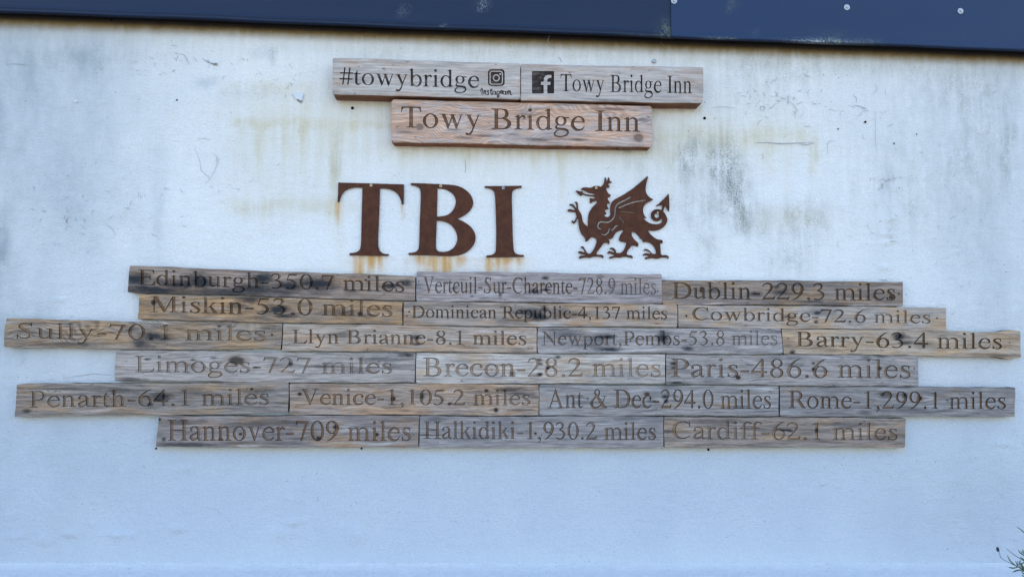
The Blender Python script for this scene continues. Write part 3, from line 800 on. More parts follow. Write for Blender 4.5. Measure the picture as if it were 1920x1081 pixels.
    # hairline cracks, raised a hair above the paint
    def crack(pts, w0):
        ps_ = [at(px, py) for px, py in pts]
        b = len(verts)
        m = len(ps_)
        for q, (x, z) in enumerate(ps_):
            a = ps_[max(q - 1, 0)]; c = ps_[min(q + 1, m - 1)]
            dx, dz = c[0] - a[0], c[1] - a[1]
            l = math.hypot(dx, dz) or 1
            ww = w0 * (0.25 + 0.75 * math.sin(math.pi * (q + 0.35) / (m - 0.3))) * 0.5
            verts.append((x - dz / l * ww, -0.0042, z + dx / l * ww)); verts.append((x + dz / l * ww, -0.0042, z - dx / l * ww))
        for q in range(m - 1):
            faces.append((b + 2 * q, b + 2 * q + 1, b + 2 * q + 3, b + 2 * q + 2)); fm.append(1)
    cr = random.Random(11)
    def wig(p, ang, ln, n, turn=0.6):
        out = [p]
        for _ in range(n):
            ang += cr.uniform(-turn, turn)
            p = (p[0] + math.cos(ang) * ln / n, p[1] + math.sin(ang) * ln / n)
            out.append(p)
        return out
    for pts, w in (([(1030, 68), (1026, 78), (1034, 88), (1040, 92)], .0026), ([(1046, 108), (1051, 112), (1052, 118)], .002), ([(12, 122), (26, 120.5), (40, 121.5), (52, 124)], .0014),
                   ([(330, 100), (346, 104), (352, 114), (356, 122)], .0014), ([(379, 110), (390, 117), (400, 119), (407, 122)], .0022), ([(872, 299), (873, 312), (872.5, 325)], .0016),
                   ([(1416, 268), (1440, 268), (1462, 270), (1490, 269), (1526, 267)], .0022), ([(1497, 270), (1510, 272), (1526, 269)], .0020), ([(1336, 202), (1358, 201), (1376, 203)], .0012),
                   ([(1600, 198), (1612, 200), (1624, 206)], .0020), ([(1550, 290), (1551, 270), (1556, 264), (1563, 266)], .0014), ([(1640, 210), (1641, 240), (1640, 262), (1643, 285)], .0012),
                   ([(1640, 160), (1644, 166), (1641, 172), (1634, 178)], .0014), ([(1478, 190), (1486, 196), (1494, 208), (1487, 216)], .0018), ([(1424, 200), (1434, 201), (1430, 210)], .0022),
                   ([(120, 708), (150, 704), (178, 700), (196, 702), (212, 702)], .0012), ([(42, 680), (48, 672)], .0012), ([(1660, 456), (1672, 452), (1680, 453)], .0020),
                   ([(1650, 525), (1660, 525), (1668, 531)], .0020), ([(365, 275), (375, 300), (378, 320), (395, 335), (404, 318), (412, 300), (400, 286)], .0012), ([(395, 335), (386, 344)], .0012),
                   ([(370, 262), (385, 260), (396, 264)], .0010), ([(1645, 340), (1655, 335), (1662, 342)], .0014), ([(1672, 335), (1676, 328)], .0014), ([(200, 420), (212, 430), (218, 442)], .0014),
                   ([(440, 590), (446, 600)], .001), ([(270, 871), (272, 878)], .0012), ([(900, 470), (930, 500)], .0006), ([(1238, 80), (1248, 92)], .001)):
        crack(pts, w)
    for (cx, cy, sx, sy, n, l0, l1, w) in ((1485, 195, 60, 45, 46, 5, 17, .0013), (1420, 180, 40, 30, 22, 4, 12, .0012), (1620, 210, 40, 40, 22, 5, 16, .0012), (370, 120, 110, 26, 40, 4, 12, .0012),
                                           (150, 420, 70, 50, 34, 4, 14, .0014), (270, 390, 60, 60, 30, 4, 12, .0011), (130, 600, 20, 25, 8, 5, 14, .0013), (540, 150, 60, 30, 26, 4, 12, .0011), (420, 340, 60, 40, 16, 4, 12, .0010),
                                           (1650, 340, 30, 20, 14, 5, 14, .0016), (1660, 430, 25, 30, 10, 5, 14, .0013), (1790, 330, 60, 120, 34, 4, 12, .0010), (1800, 520, 70, 60, 24, 4, 12, .0009), (1560, 470, 120, 50, 24, 4, 10, .0008),
                                           (700, 330, 300, 60, 16, 3, 9, .0008), (960, 950, 800, 70, 46, 2, 8, .0009), (500, 1068, 500, 7, 26, 2, 6, .0013), (1500, 1068, 420, 7, 22, 2, 6, .0013)):
        for _ in range(int(n * 0.7)):
            px, py = cr.gauss(cx, sx * 0.6), cr.gauss(cy, sy * 0.6)
            crack(wig((px, py), cr.uniform(0, 6.28), cr.uniform(l0, l1), 4), w * cr.uniform(0.6, 1.3))
    o = mk("wall", verts, faces, [M_WALL, M_CRACK], bld, fmat=fm, smooth=True)
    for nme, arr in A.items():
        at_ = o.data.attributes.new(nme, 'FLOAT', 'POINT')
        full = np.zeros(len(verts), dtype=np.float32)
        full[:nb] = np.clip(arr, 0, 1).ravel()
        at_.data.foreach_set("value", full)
    return o

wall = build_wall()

# holes and plugs in the wall
for (px, py, r) in ((661, 203, .0045), (1321, 222, .0042), (1622, 229, .0036), (1571, 242, .0022), (1328, 842, .0036), (293, 840, .0028), (332, 188, .0026), (678, 840, .0028), (209, 38, .003), (1676, 269, .0025), (1718, 252, .002)):
    x, z = at(px, py)
    v, f = [], []
    lathe(v, f, (0, 0, 0), [(r * 1.15, 0.0018), (r, 0.0026), (r * 0.8, 0.0024)], 12)
    mk("drill_hole", v, f, M_HOLE, wall, (x, 0, z))
x, z = at(1226, 115)
v, f = [], []
lathe(v, f, (0, 0, 0), [(.0075, 0.0), (.0070, 0.006), (.0058, .0075), (.0030, .0076), (.0026, .0050)], 16)
mk("wall_plug", v, f, M_ZINC, wall, (x, 0, z))

# peeling paint: bare patch and a curled chip of paint standing off the wall
def flake(pts, curl, bare):
    ps_ = [at(px, py) for px, py in pts]
    cx = sum(p[0] for p in ps_) / len(ps_); cz = sum(p[1] for p in ps_) / len(ps_)
    zt = max(p[1] for p in ps_); zb = min(p[1] for p in ps_)
    v = [(0, -0.0055, 0)]
    for x, z in ps_:
        k = (zt - z) / (zt - zb)
        v.append((x - cx, -0.004 - 0.55 * curl * k * k, z - cz))
    n = len(ps_)
    f = [(0, 1 + i, 1 + (i + 1) % n) for i in range(n)]
    for i in range(n): v.append((v[1 + i][0], v[1 + i][1] + 0.0008, v[1 + i][2]))
    f += [(1 + i, n + 1 + i, n + 1 + (i + 1) % n, 1 + (i + 1) % n) for i in range(n)]
    fl = mk("peeling_flake", v, f, M_FLAKE, wall, (cx, 0, cz))
    if bare:
        bp = [at(px, py) for px, py in bare]
        v = [(x - cx, -0.0024, z - cz) for x, z in bp] + [(x - cx, 0.002, z - cz) for x, z in bp]
        m = len(bp)
        mk("bare_patch", v, [tuple(range(m))] + [(i, m + i, m + (i + 1) % m, (i + 1) % m) for i in range(m)], M_BARE, wall, (cx, 0, cz))
flake([(549, 174), (556, 176), (562, 174), (570, 176), (568, 184), (567, 191), (561, 188), (555, 187)], .012, [(555, 185), (562, 186), (568, 190), (565, 195), (559, 191)])
flake([(388, 113), (396, 115), (404, 116), (408, 119), (403, 121), (396, 119)], .008, [(388, 113), (398, 117), (406, 119), (408, 123), (402, 123), (394, 118)])
flake([(140, 189), (144, 188), (147, 191), (144, 193), (141, 192)], .005, None)
flake([(1655, 527), (1662, 527), (1669, 531), (1670, 535), (1662, 532)], .006, None)

# bands of the plinth: sloped rough ledge and its upright face
def build_plinth():
    r = random.Random(5)
    xs = np.concatenate([[-6, -4, -2.6], np.arange(-1.9, 2.4, 0.012), [3.2, 5, 7]])
    prof = [(0.01, 0.010), (-0.004, 0.004), (-0.012, -0.001), (-0.05, -0.008), (-0.10, -0.016), (-0.145, -0.026), (-0.152, -0.036), (-0.152, -0.3), (-0.152, None)]
    v, f = [], []
    for x in xs:
        zl = ledge(x)
        for k, (y, dz) in enumerate(prof):
            jy = r.uniform(-1, 1) * (0.0018 if 1 <= k <= 6 else 0)
            v.append((x, y + jy, (zl + dz + r.uniform(-1, 1) * 0.0012) if dz is not None else 0.0))
    m = len(prof)
    for i in range(len(xs) - 1):
        for k in range(m - 1):
            a = i * m + k
            f.append((a, a + 1, a + m + 1, a + m))
    o = mk("plinth", v, f, M_WALL, bld, smooth=True)
    for nme, val in (("fresh_shade", 0.45), ("mould", 0.10)):
        a = o.data.attributes.new(nme, 'FLOAT', 'POINT')
        a.data.foreach_set("value", np.full(len(v), val, dtype=np.float32))
build_plinth()

# fascia: two overlapping folded sheets
XJ = at(1258, 60, -0.05)[0]
def fascia(x0, x1, y0, scuffs, algae, crease, mat):
    xs = np.arange(x0, x1 + 1e-6, (x1 - x0) / max(2, int((x1 - x0) / 0.02)))
    prof = [(0.03, 0.0045), (0.006, 0.0), (0.001, -0.0015), (-0.0012, 0.0010), (-0.0012, 0.006)]
    prof += ([(-0.0030, 0.0105), (-0.0012, 0.0125)] if crease else [])
    prof += [(0, 0.02), (0, 0.05), (0, 0.08), (0, 0.11), (0, 0.15), (0, 0.22), (0, 0.42)]
    r = random.Random(3)
    v, f, sc, al = [], [], [], []
    for x in xs:
        wv = 0.0012 * math.sin(x * 5.1) + 0.0008 * math.sin(x * 13.7 + 1)
        for y, dz in prof:
            v.append((x, y0 + y + 0.4 * wv, lip(x) + dz + wv * (1 if dz < 0.03 else 0)))
            s = 0; a = 0
            for (px, py, rx, ry, k) in scuffs:
                q = at(px, py, y0)
                s = max(s, k * math.exp(-((x - q[0]) / rx) ** 2 - ((v[-1][2] - q[1]) / ry) ** 2))
            for (px, py, rx, ry, k) in algae:
                q = at(px, py, y0)
                a = max(a, k * math.exp(-((x - q[0]) / rx) ** 2 - ((v[-1][2] - q[1]) / ry) ** 2))
            sc.append(s); al.append(a)
    m = len(prof)
    for i in range(len(xs) - 1):
        for k in range(m - 1):
            a = i * m + k
            f.append((a, a + m, a + m + 1, a + 1))
    o = mk("fascia_panel", v, f, mat, bld)
    for nme, val in (("scuff", sc), ("algae", al)):
        a = o.data.attributes.new(nme, 'FLOAT', 'POINT')
        a.data.foreach_set("value", np.array(val, dtype=np.float32))
    return o
fa = fascia(-6.0, XJ + 0.02, -0.0485, [(757, 17, .009, .010, .45), (905, 8, .014, .010, .45), (1002, 36, .005, .004, .7), (1190, 69, .06, .004, .9), (835, 48, .006, .003, .6)], [(1248, 60, .018, .03, 1), (1200, 70, .08, .006, .7)], True, M_FASCIA)
fb = fascia(XJ, 7.0, -0.0530, [(1412, 66, .006, .005, .9), (1540, 78, .09, .004, .8), (1350, 73, .05, .003, .7)], [(1560, 76, .05, .012, .8), (1372, 8, .012, .02, .6), (1620, 78, .05, .008, .6)], False, M_FASCIA_LIT)
for (px, py) in ((1264, 2), (1588, 14), (1801, 21)):
    x, z = at(px, py, -0.054)
    v, f = [], []
    lathe(v, f, (0, 0, 0), [(.0100, 0.0), (.0100, 0.0012), (.0085, .0022), (.0055, .0026)], 20)
    lathe(v, f, (0, 0, 0), [(.0052, 0.0024), (.0052, .0062), (.0042, .0070), (.0015, .0074)], 6)
    mk("screw", v, f, M_ZINC, fb, (x, -0.0532, z))

v, f = [], []
n = 40
for i in range(n + 1):
    x = -6 + 13 * i / n
    for y, dz in ((-0.024, 0.006), (0.02, 0.006), (0.02, 0.03), (-0.024, 0.03)): v.append((x, y, lip(x) + dz))
for i in range(n):
    for k in range(4):
        a = i * 4 + k; b = i * 4 + (k + 1) % 4
        f.append((a, b, b + 4, a + 4))
mk("soffit", v, f, M_SOFFIT, bld)
# shell behind: side walls, rear wall, roof
v, f = [], []; box(v, f, -6.0, -5.8, 0.02, 4.6, 0, 2.75); mk("side_wall", v, f, M_PLAIN, bld)
v, f = [], []; box(v, f, 6.8, 7.0, 0.02, 4.6, 0, 2.75); mk("side_wall", v, f, M_PLAIN, bld)
v, f = [], []; box(v, f, -5.8, 6.8, 4.4, 4.6, 0, 2.75); mk("rear_wall", v, f, M_PLAIN, bld)
v = [(-6.1, -0.045, lip(-6) + 0.42), (7.1, -0.045, lip(7) + 0.42), (7.1, 4.8, 3.9), (-6.1, 4.8, 3.9)]
v += [(a, b, c + 0.04) for a, b, c in v]
mk("roof", v, [(3, 2, 1, 0), (4, 5, 6, 7), (0, 1, 5, 4), (1, 2, 6, 5), (2, 3, 7, 6), (3, 0, 4, 7)], M_ROOF, bld)

# ------------------------------------------------------------------ the boards
def mats_for(nm, px_mid, thick, grey, warm, wamt, seed, blobs, knots, figure, tint, lines, contrast, side, edge, txt_dark=False):
    def cv(bs):
        o = []
        for (px, py, rx, ry, st) in bs:
            x, z = at(px, py, -thick); o.append((x - px_mid[0], z - px_mid[1], rx / 583.0, ry / 583.0, st))
        
        return o
    grey = (tuple(min(0.75, a * b) for a, b in zip(grey, (1.06, 0.925, 0.825))) if min(grey) < 0.36 else tuple(min(0.75, a * b) for a, b in zip(grey, (1.06, 0.96, 0.88))))
    warm = tuple(min(0.75, a * b) for a, b in zip(warm, (1.02, 0.895, 0.81)))
    B, K = cv([(a, b, c * 1.3, d * 1.25, min(0.99, e * 1.08)) for a, b, c, d, e in blobs]), cv(knots)
    fx = [((at(a, 600, -thick)[0] - px_mid[0]), (at(b, 600, -thick)[0] - px_mid[0]), st) for a, b, st in FADE.get(nm, (0, 0, ()))[2]]
    f0, f1, _ = FADE.get(nm, (0.0, 0.25, ()))
    et = {'h': (0.10, 0.085, 0.075), 's': (0.20, 0.17, 0.15)}[edge]
    return [mat_wood("weathered plank " + nm, grey, warm, wamt, seed, B, K, figure, None, contrast),
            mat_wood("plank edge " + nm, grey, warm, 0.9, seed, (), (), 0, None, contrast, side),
            mat_wood("carved wood " + nm, grey, warm, min(1, wamt + 0.3), seed, B, K, 0, (tuple(min(0.9, v * (1.0 if txt_dark else 1.25)) for v in tint), lines, (f0, 0, f1, fx), (0.026, 0.019, 0.018) if txt_dark else tuple(a * tint[0] / 0.5 for a in (0.200, 0.105, 0.052))), contrast),
            mat_wood("groove edge " + nm, grey, warm, min(1, wamt + 0.3), seed, B, K, 0, (et, 0.9, (f0 * 0.35, 0, f1 * 0.6, [(a, b, c * 0.6) for a, b, c in fx]), (0.022, 0.017, 0.014) if edge == 'h' else (0.060, 0.046, 0.036)), contrast)]

# how far the words have weathered back into the wood: (everywhere, in patches, [(from px, to px, amount)])
FADE = {'edinburgh': (0.0, 0.1, ()), 'verteuil': (0.1, 0.5, [(1080, 1180, .75)]), 'dublin': (0.0, 0.3, ()), 'miskin': (0.05, 0.55, [(560, 640, .35)]), 'dominican': (0.05, 0.25, ()),
        'cowbridge': (0.1, 0.3, [(1560, 1680, .4)]), 'sully': (0.28, 0.9, [(360, 440, .45)]), 'llyn': (0.2, 0.45, ()), 'newport,pembs': (0.25, 0.5, [(1300, 1400, .7)]), 'barry': (0.0, 0.3, ()),
        'limoges': (0.5, 0.85, ()), 'brecon': (0.40, 0.7, [(1080, 1160, .65)]), 'paris': (0.2, 0.45, ()), 'penarth': (0.38, 0.75, ()), 'venice': (0.36, 0.8, [(880, 940, .5)]),
        'ant & dec': (0.1, 0.3, ()), 'rome': (0.0, 0.2, ()), 'hannover': (0.15, 0.4, ()), 'halkidiki': (0.2, 0.45, ()), 'cardiff': (0.42, 0.75, ())}
LOWER = "carved distance boards stacked on the wall"
UPPER = "inn name boards above the steel letters"
# text, corners TL TR BR BL, text box (x0,x1, base0, cap0, base1, cap1), grey, warm, warm amount, blobs, knots, figure, carve tint, line strength, contrast, edge, screws, label
D = (
 ("Edinburgh-350.7 miles", [(243, 498.3), (778.3, 517.7), (778.9, 562.9), (239, 547)], (259.2, 758.5, 533.7, 505.2, 547, 519.4), (0.27, 0.225, 0.195), (0.34, 0.235, 0.155), 0.45,
  [(256, 524, 22, 11, .97), (285, 543, 55, 9, .95), (332, 533, 42, 10, .98), (375, 528, 26, 13, .98), (430, 548, 80, 8, .8), (490, 522, 18, 11, .98), (517, 545, 40, 12, .7), (545, 538, 26, 9, .92), (592, 533, 32, 12, .98), (480, 542, 60, 9, .85), (660, 545, 12, 3, .7), (735, 535, 18, 6, .95), (763, 531, 11, 6, .9)],
  [], 0.15, (0.42, 0.36, 0.32), 0.75, 1.0, 'h', [(686, 525, .0032)], "smoke-blackened board carved Edinburgh-350.7 miles at the left of the topmost distance row"),
 ("Verteuil-Sur-Charente-728.9 miles", [(781.7, 509), (1240.8, 513.8), (1242, 568), (780.9, 563.7)], (793, 1230, 548.8, 519, 551.8, 522), (0.325, 0.300, 0.305), (0.32, 0.245, 0.19), 0.25,
  [(1022, 521, 6, 2.5, .9), (1000, 546, 10, 4, .85), (1022, 543, 8, 3, .95), (885, 555, 4, 2, .8), (938, 552, 3, 5, .7), (852, 540, 5, 2, .7)], [(1125, 518, 10, 4, .45)], 0.0, (0.60, 0.50, 0.42), 0.9, 1.0, 's', [(785, 527, .002), (1233, 545, .0026), (947, 562, .0018), (1020, 563, .002)],
  "grey weathered board carved Verteuil-Sur-Charente-728.9 miles in the middle of the topmost distance row"),
 ("Dublin-229.3 miles", [(1241.7, 524.6), (1693.2, 528.1), (1693.7, 572.7), (1242.3, 569.2)], (1259.8, 1679, 559.6, 529, 563, 532), (0.225, 0.200, 0.185), (0.31, 0.225, 0.15), 0.55,
  [(1462, 548, 18, 6, .97), (1455, 538, 8, 4, .8), (1415, 550, 12, 4, .6), (1520, 565, 18, 3, .6), (1340, 545, 10, 4, .5)], [(1316, 543, 6, 7, .9), (1671, 557, 6, 5, .95)], 0.3, (0.38, 0.30, 0.24), 0.7, 1.1, 'h', [(1685, 551, .0028)],
  "brown board carved Dublin-229.3 miles at the right of the topmost distance row"),
 ("Miskin-53.0 miles", [(261, 551.6), (755, 566.0), (755, 608.1), (257.5, 597.8)], (281.9, 736, 584.8, 554.7, 593.5, 563), (0.27, 0.220, 0.175), (0.40, 0.265, 0.145), 0.75,
  [(518, 580, 24, 8, .98), (532, 592, 15, 4, .95), (470, 560, 22, 8, .85), (445, 572, 14, 6, .6), (640, 585, 30, 7, .55), (690, 592, 14, 4, .5)], [(288, 567, 6, 6, .95), (675, 588, 6, 5, .9)], 0.35, (0.42, 0.33, 0.25), 0.7, 1.15, 'h', [(552, 589, .003)],
  "honey-brown board carved Miskin-53.0 miles at the left of the second distance row"),
 ("Dominican Republic-4,137 miles", [(756.5, 565.8), (1270, 570.9), (1270, 612.4), (756.2, 609.3)], (772, 1250.8, 595, 572.6, 598.3, 575.3), (0.33, 0.295, 0.265), (0.38, 0.27, 0.18), 0.55,
  [(1008, 592, 24, 8, .97), (990, 585, 30, 7, .8), (1020, 580, 8, 6, .85), (1050, 588, 40, 9, .55), (960, 600, 30, 6, .5)], [], 0.0, (0.44, 0.37, 0.31), 0.75, 0.95, 'h', [(767, 584, .003), (763, 592, .0022)],
  "pale brown board carved Dominican Republic-4,137 miles in the middle of the second distance row"),
 ("Cowbridge-72.6 miles", [(1271, 571.2), (1774.5, 577.1), (1775.4, 618.5), (1271.9, 612.7)], (1297.7, 1744.8, 599.8, 575.6, 606.2, 583), (0.36, 0.335, 0.315), (0.41, 0.30, 0.195), 0.5,
  [(1533, 587, 6, 3, .9), (1530, 603, 4, 3, .9), (1475, 594, 10, 4, .7), (1545, 585, 25, 6, .45)], [], 0.0, (0.50, 0.43, 0.38), 0.6, 0.85, 'h', [(1287, 592, .0034), (1757, 596, .003)],
  "light grey board carved Cowbridge-72.6 miles at the right of the second distance row"),
 ("Sully-70.1 miles", [(10, 597.2), (529.8, 607.2), (526.5, 653.6), (7.3, 650.4)], (31, 498.9, 633.9, 604.9, 638.7, 611), (0.265, 0.228, 0.195), (0.36, 0.255, 0.155), 0.6,
  [(282, 628, 15, 9, .99), (262, 643, 12, 6, .75), (245, 616, 14, 5, .6), (300, 632, 20, 6, .6), (130, 645, 60, 3, .5)], [], 0.75, (0.48, 0.40, 0.32), 0.7, 1.2, 'h', [(510, 627, .0034)],
  "swirly grained board carved Sully-70.1 miles, far left of the third row"),
 ("Llyn Brianne-8.1 miles", [(530.9, 607.3), (1006.3, 614.3), (1006.6, 660.6), (528.6, 656.0)], (547.9, 987, 643.1, 617.5, 646.6, 620.6), (0.37, 0.325, 0.285), (0.40, 0.285, 0.195), 0.6,
  [(780, 633, 8, 4, .8), (640, 628, 16, 6, .6), (782, 645, 5, 2, .8), (975, 655, 12, 4, .3)], [], 0.0, (0.50, 0.41, 0.34), 0.6, 0.9, 'h', [],
  "pinkish brown board carved Llyn Brianne-8.1 miles, second from left in the third distance row"),
 ("Newport,Pembs-53.8 miles", [(1008.2, 614.4), (1464.0, 616.2), (1468.2, 662.3), (1008.2, 661.0)], (1016, 1457.5, 646.6, 621.4, 646.5, 620.2), (0.315, 0.305, 0.310), (0.33, 0.275, 0.21), 0.25,
  [(1135, 632, 22, 4, .85), (1140, 655, 26, 4, .9), (1245, 632, 12, 9, .95), (1241, 622, 6, 3, .8), (1290, 653, 8, 4, .8), (1060, 625, 25, 6, .5), (1045, 618, 20, 3, .6)], [], 0.25, (0.55, 0.48, 0.44), 0.7, 1.0, 's', [(1182, 639, .0026)],
  "silvery grey board carved Newport,Pembs-53.8 miles, third in the third distance row"),
 ("Barry-63.4 miles", [(1465.4, 616.8), (1913.8, 622), (1915, 668), (1469.4, 662.9)], (1491, 1878.8, 648.8, 621.3, 654.3, 625), (0.37, 0.325, 0.275), (0.43, 0.325, 0.215), 0.65,
  [(1687, 630, 13, 7, .97), (1700, 642, 14, 4, .8), (1478, 648, 12, 10, .35), (1486, 660, 5, 4, .9), (1735, 645, 20, 6, .45), (1870, 665, 40, 3, .6)], [], 0.0, (0.42, 0.35, 0.27), 0.5, 0.95, 'h', [(1478, 634, .0024), (1893, 642, .0024)],
  "yellowish board carved Barry-63.4 miles at the far right of the third distance row"),
 ("Limoges-727 miles", [(217.8, 657.2), (780, 662.6), (777.4, 716.5), (215, 713.2)], (253, 735.5, 697, 666.9, 700, 671.5), (0.345, 0.325, 0.315), (0.36, 0.275, 0.20), 0.3,
  [(700, 672, 30, 6, .5), (600, 686, 26, 3, .6), (765, 666, 12, 5, .85), (276, 673, 5, 1.5, .9), (400, 670, 5, 1.5, .8), (362, 674, 4, 1.5, .9), (710, 677, 4, 1.5, .8), (545, 682, 4, 4, .85), (480, 688, 4, 1.5, .8), (240, 711, 25, 3, .7)], [(443, 675, 17, 9, .85)], 0.2, (0.58, 0.50, 0.40), 0.7, 1.1, 's', [],
  "driftwood grey board carved Limoges-727 miles with a brown knot"),
 ("Brecon-28.2 miles", [(780.9, 662.3), (1247.6, 664.7), (1248.0, 718.0), (780.2, 717.5)], (793, 1239, 704.7, 670, 706, 672), (0.43, 0.40, 0.375), (0.42, 0.335, 0.255), 0.45,
  [(1012, 674, 5, 3, .8), (1014, 682, 4, 3, .85), (1027, 689, 3, 3, .9), (1012, 701, 5, 3, .95), (1046, 669, 5, 3, .8), (960, 700, 5, 4, .6)], [], 0.0, (0.66, 0.56, 0.48), 0.8, 0.85, 's', [(921.5, 693, .0018)],
  "palest grey board carved Brecon-28.2 miles in the middle of the fourth distance row"),
 ("Paris-486.6 miles", [(1248.6, 664.9), (1721.7, 666.9), (1722.2, 723.4), (1248.6, 718.8)], (1257.9, 1707.3, 706, 672.1, 708.6, 674), (0.30, 0.290, 0.290), (0.32, 0.255, 0.19), 0.25,
  [(1262, 681, 5, 3, .95), (1262, 689, 5, 3, .95), (1525, 681, 3, 2.5, .97), (1525, 691, 3.5, 3, .98), (1270, 717, 18, 2.5, .95), (1625, 670, 10, 4, .6), (1652, 668, 12, 3, .6)], [(1384, 707, 6, 5, .95), (1650, 690, 5, 4, .9)], 0.0, (0.56, 0.46, 0.37), 0.8, 1.0, 'h', [(1714, 690.5, .0026)],
  "grey board carved Paris-486.6 miles at the right of the fourth distance row"),
 ("Penarth-64.1 miles", [(31, 720.4), (541.4, 715.5), (540.2, 772.9), (26.6, 780.7)], (55, 505, 763, 732.4, 758.2, 728.4), (0.245, 0.225, 0.21), (0.32, 0.235, 0.16), 0.5,
  [(303, 742, 14, 7, .97), (298, 748, 8, 3, .9), (480, 733, 20, 5, .6), (282, 758, 5, 3, .8), (50, 770, 6, 3, .8), (100, 728, 50, 3, .5), (220, 732, 40, 5, .5)], [(472, 729, 4, 3, .9)], 0.15, (0.50, 0.41, 0.33), 0.7, 1.1, 'h', [],
  "dark brown board carved Penarth-64.1 miles at the far left of the fifth distance row"),
 ("Venice-1,105.2 miles", [(543.0, 718.2), (1010.1, 720.9), (1009.8, 777.4), (542.1, 776.4)], (563.4, 994.4, 758.2, 728.4, 758.9, 730.7), (0.335, 0.285, 0.25), (0.38, 0.265, 0.175), 0.6,
  [(792, 743, 3, 5, .9), (958, 730, 40, 4, .65), (980, 738, 25, 3, .7), (845, 756, 5, 2, .8), (905, 735, 30, 3, .5), (975, 768, 20, 2, .5)], [(562, 738, 5, 4, .95), (737, 747, 6, 5, .95), (912, 732, 5, 4, .95), (930, 768, 5, 5, .95)], 0.2, (0.50, 0.40, 0.31), 0.8, 1.25, 'h', [],
  "knotty reddish brown board carved Venice-1,105.2 miles, second in the fifth distance row"),
 ("Ant & Dec-294.0 miles", [(1011.4, 720.9), (1460.2, 723.9), (1460.6, 778.7), (1011.0, 777.4)], (1026.9, 1445.6, 763.8, 728.9, 765.4, 731.3), (0.265, 0.262, 0.268), (0.29, 0.235, 0.18), 0.25,
  [(1222, 752, 10, 3, .7), (1247, 743, 5, 3, .95), (1249, 752, 4, 3, .95), (1100, 755, 30, 3, .4)], [(1213, 738, 7, 4, .85)], 0.0, (0.54, 0.42, 0.33), 0.8, 1.0, 'h', [(1163.5, 754, .0018)],
  "blue-grey board carved 294.0 miles with an ampersand, third in the fifth distance row"),
 ("Rome-1,299.1 miles", [(1462.0, 724.8), (1903.8, 726.3), (1903, 780), (1462.2, 779.0)], (1478.3, 1886, 764.5, 732.5, 766.3, 735), (0.228, 0.226, 0.232), (0.26, 0.210, 0.165), 0.2,
  [(1660, 739, 13, 5, .85), (1696, 741, 5, 4, .9), (1622, 773, 12, 4, .5), (1700, 768, 60, 4, .3)], [(1725, 746, 5.5, 5, .95), (1655, 739, 6, 4, .7)], 0.0, (0.50, 0.38, 0.31), 0.75, 1.0, 'h', [],
  "slate grey board carved Rome-1,299.1 miles, far right of the fifth row"),
 ("Hannover-709 miles", [(297.5, 779.4), (787, 779.0), (784, 838), (292, 837)], (314.5, 770.8, 825, 786, 825.8, 790), (0.25, 0.228, 0.222), (0.31, 0.220, 0.15), 0.4,
  [(360, 833, 60, 3.5, .75), (450, 830, 40, 3, .5), (340, 790, 40, 4, .5), (470, 795, 30, 6, .35), (307, 823, 4, 3, .85), (530, 790, 40, 4, .4)], [(299, 786, 3.5, 3, .95), (414, 823, 4.5, 3, .95), (451, 813, 4, 3, .9), (597, 821, 5.5, 4, .97), (630, 800, 6.5, 5, .95), (707, 814, 4, 4, .95)], 0.15, (0.62, 0.44, 0.30), 0.8, 1.05, 'h', [(776, 815, .0016), (472, 786, .0014)],
  "knotty board carved Hannover-709 miles, left of the bottom row"),
 ("Halkidiki-1,930.2 miles", [(787.4, 779.9), (1244.6, 780.8), (1244.0, 839.4), (785.5, 837.8)], (795, 1230, 821.4, 789.3, 823.7, 792), (0.265, 0.258, 0.268), (0.30, 0.235, 0.19), 0.2,
  [(800, 815, 30, 1.5, .6), (1030, 790, 25, 3, .3), (815, 785, 20, 5, .5), (1175, 785, 20, 4, .4)], [(1004, 812, 3, 2.5, .9)], 0.0, (0.60, 0.45, 0.34), 0.8, 0.9, 'h', [(1004, 812, .0026), (1015, 815, .0018), (821, 829, .0018)],
  "bluish grey board carved Halkidiki-1,930.2 miles in the middle of the bottom distance row"),
 ("Cardiff-62.1 miles", [(1245.4, 780.8), (1698.8, 784), (1697.4, 838), (1246.0, 837.8)], (1260, 1683, 821.9, 789.3, 824.5, 793), (0.25, 0.222, 0.205), (0.31, 0.230, 0.16), 0.45,
  [(1472, 806, 13, 2.2, .98), (1482, 808, 6, 1.6, .95), (1531, 807, 3, 5, .85), (1350, 790, 60, 4, .45), (1600, 795, 70, 4, .45), (1660, 820, 20, 4, .4), (1252, 808, 8, 3, .6)], [], 0.2, (0.62, 0.48, 0.34), 0.85, 1.1, 's', [],
  "brown board carved Cardiff-62.1 miles at the right of the bottom distance row"),
)
for i, (txt, quad, tb, grey, warm, wamt, blobs, knots, fig, tint, lines, con, edge, scr, label) in enumerate(D):
    th = 0.029 + 0.0006 * ((i * 7) % 5)
    qs = [at(px, py, -th) for px, py in quad]
    mid = (sum(p[0] for p in qs) / 4, sum(p[1] for p in qs) / 4)
    ms = mats_for((txt.split("-")[0].lower() if txt[0] == "A" else txt.split("-")[0].split(" ")[0].lower()), mid, th, grey, warm, wamt, 3.1 + i * 1.37, blobs, knots, fig, tint, lines, con, (0.12, 0.10, 0.085), edge)  # near-black edge colour paints shade into the gaps between boards
    ex = None
    if txt.startswith("Sully"): ex = [(3, 0.12, 0.012, -0.004), (0, 0.93, 0.05, -0.002), (0, 0.62, 0.22, 0.0030)]
    if txt.startswith("Barry"): ex = [(0, 0.955, 0.035, 0.007), (2, 0.04, 0.03, 0.006)]
    if txt.startswith("Penarth"): ex = [(0, 0.97, 0.03, -0.002), (2, 0.8, 0.02, 0.002)]
    board("distance_board", quad, th, [(txt,) + tb], [], ms, label, LOWER, scr, extra=ex, jit=0.0011)

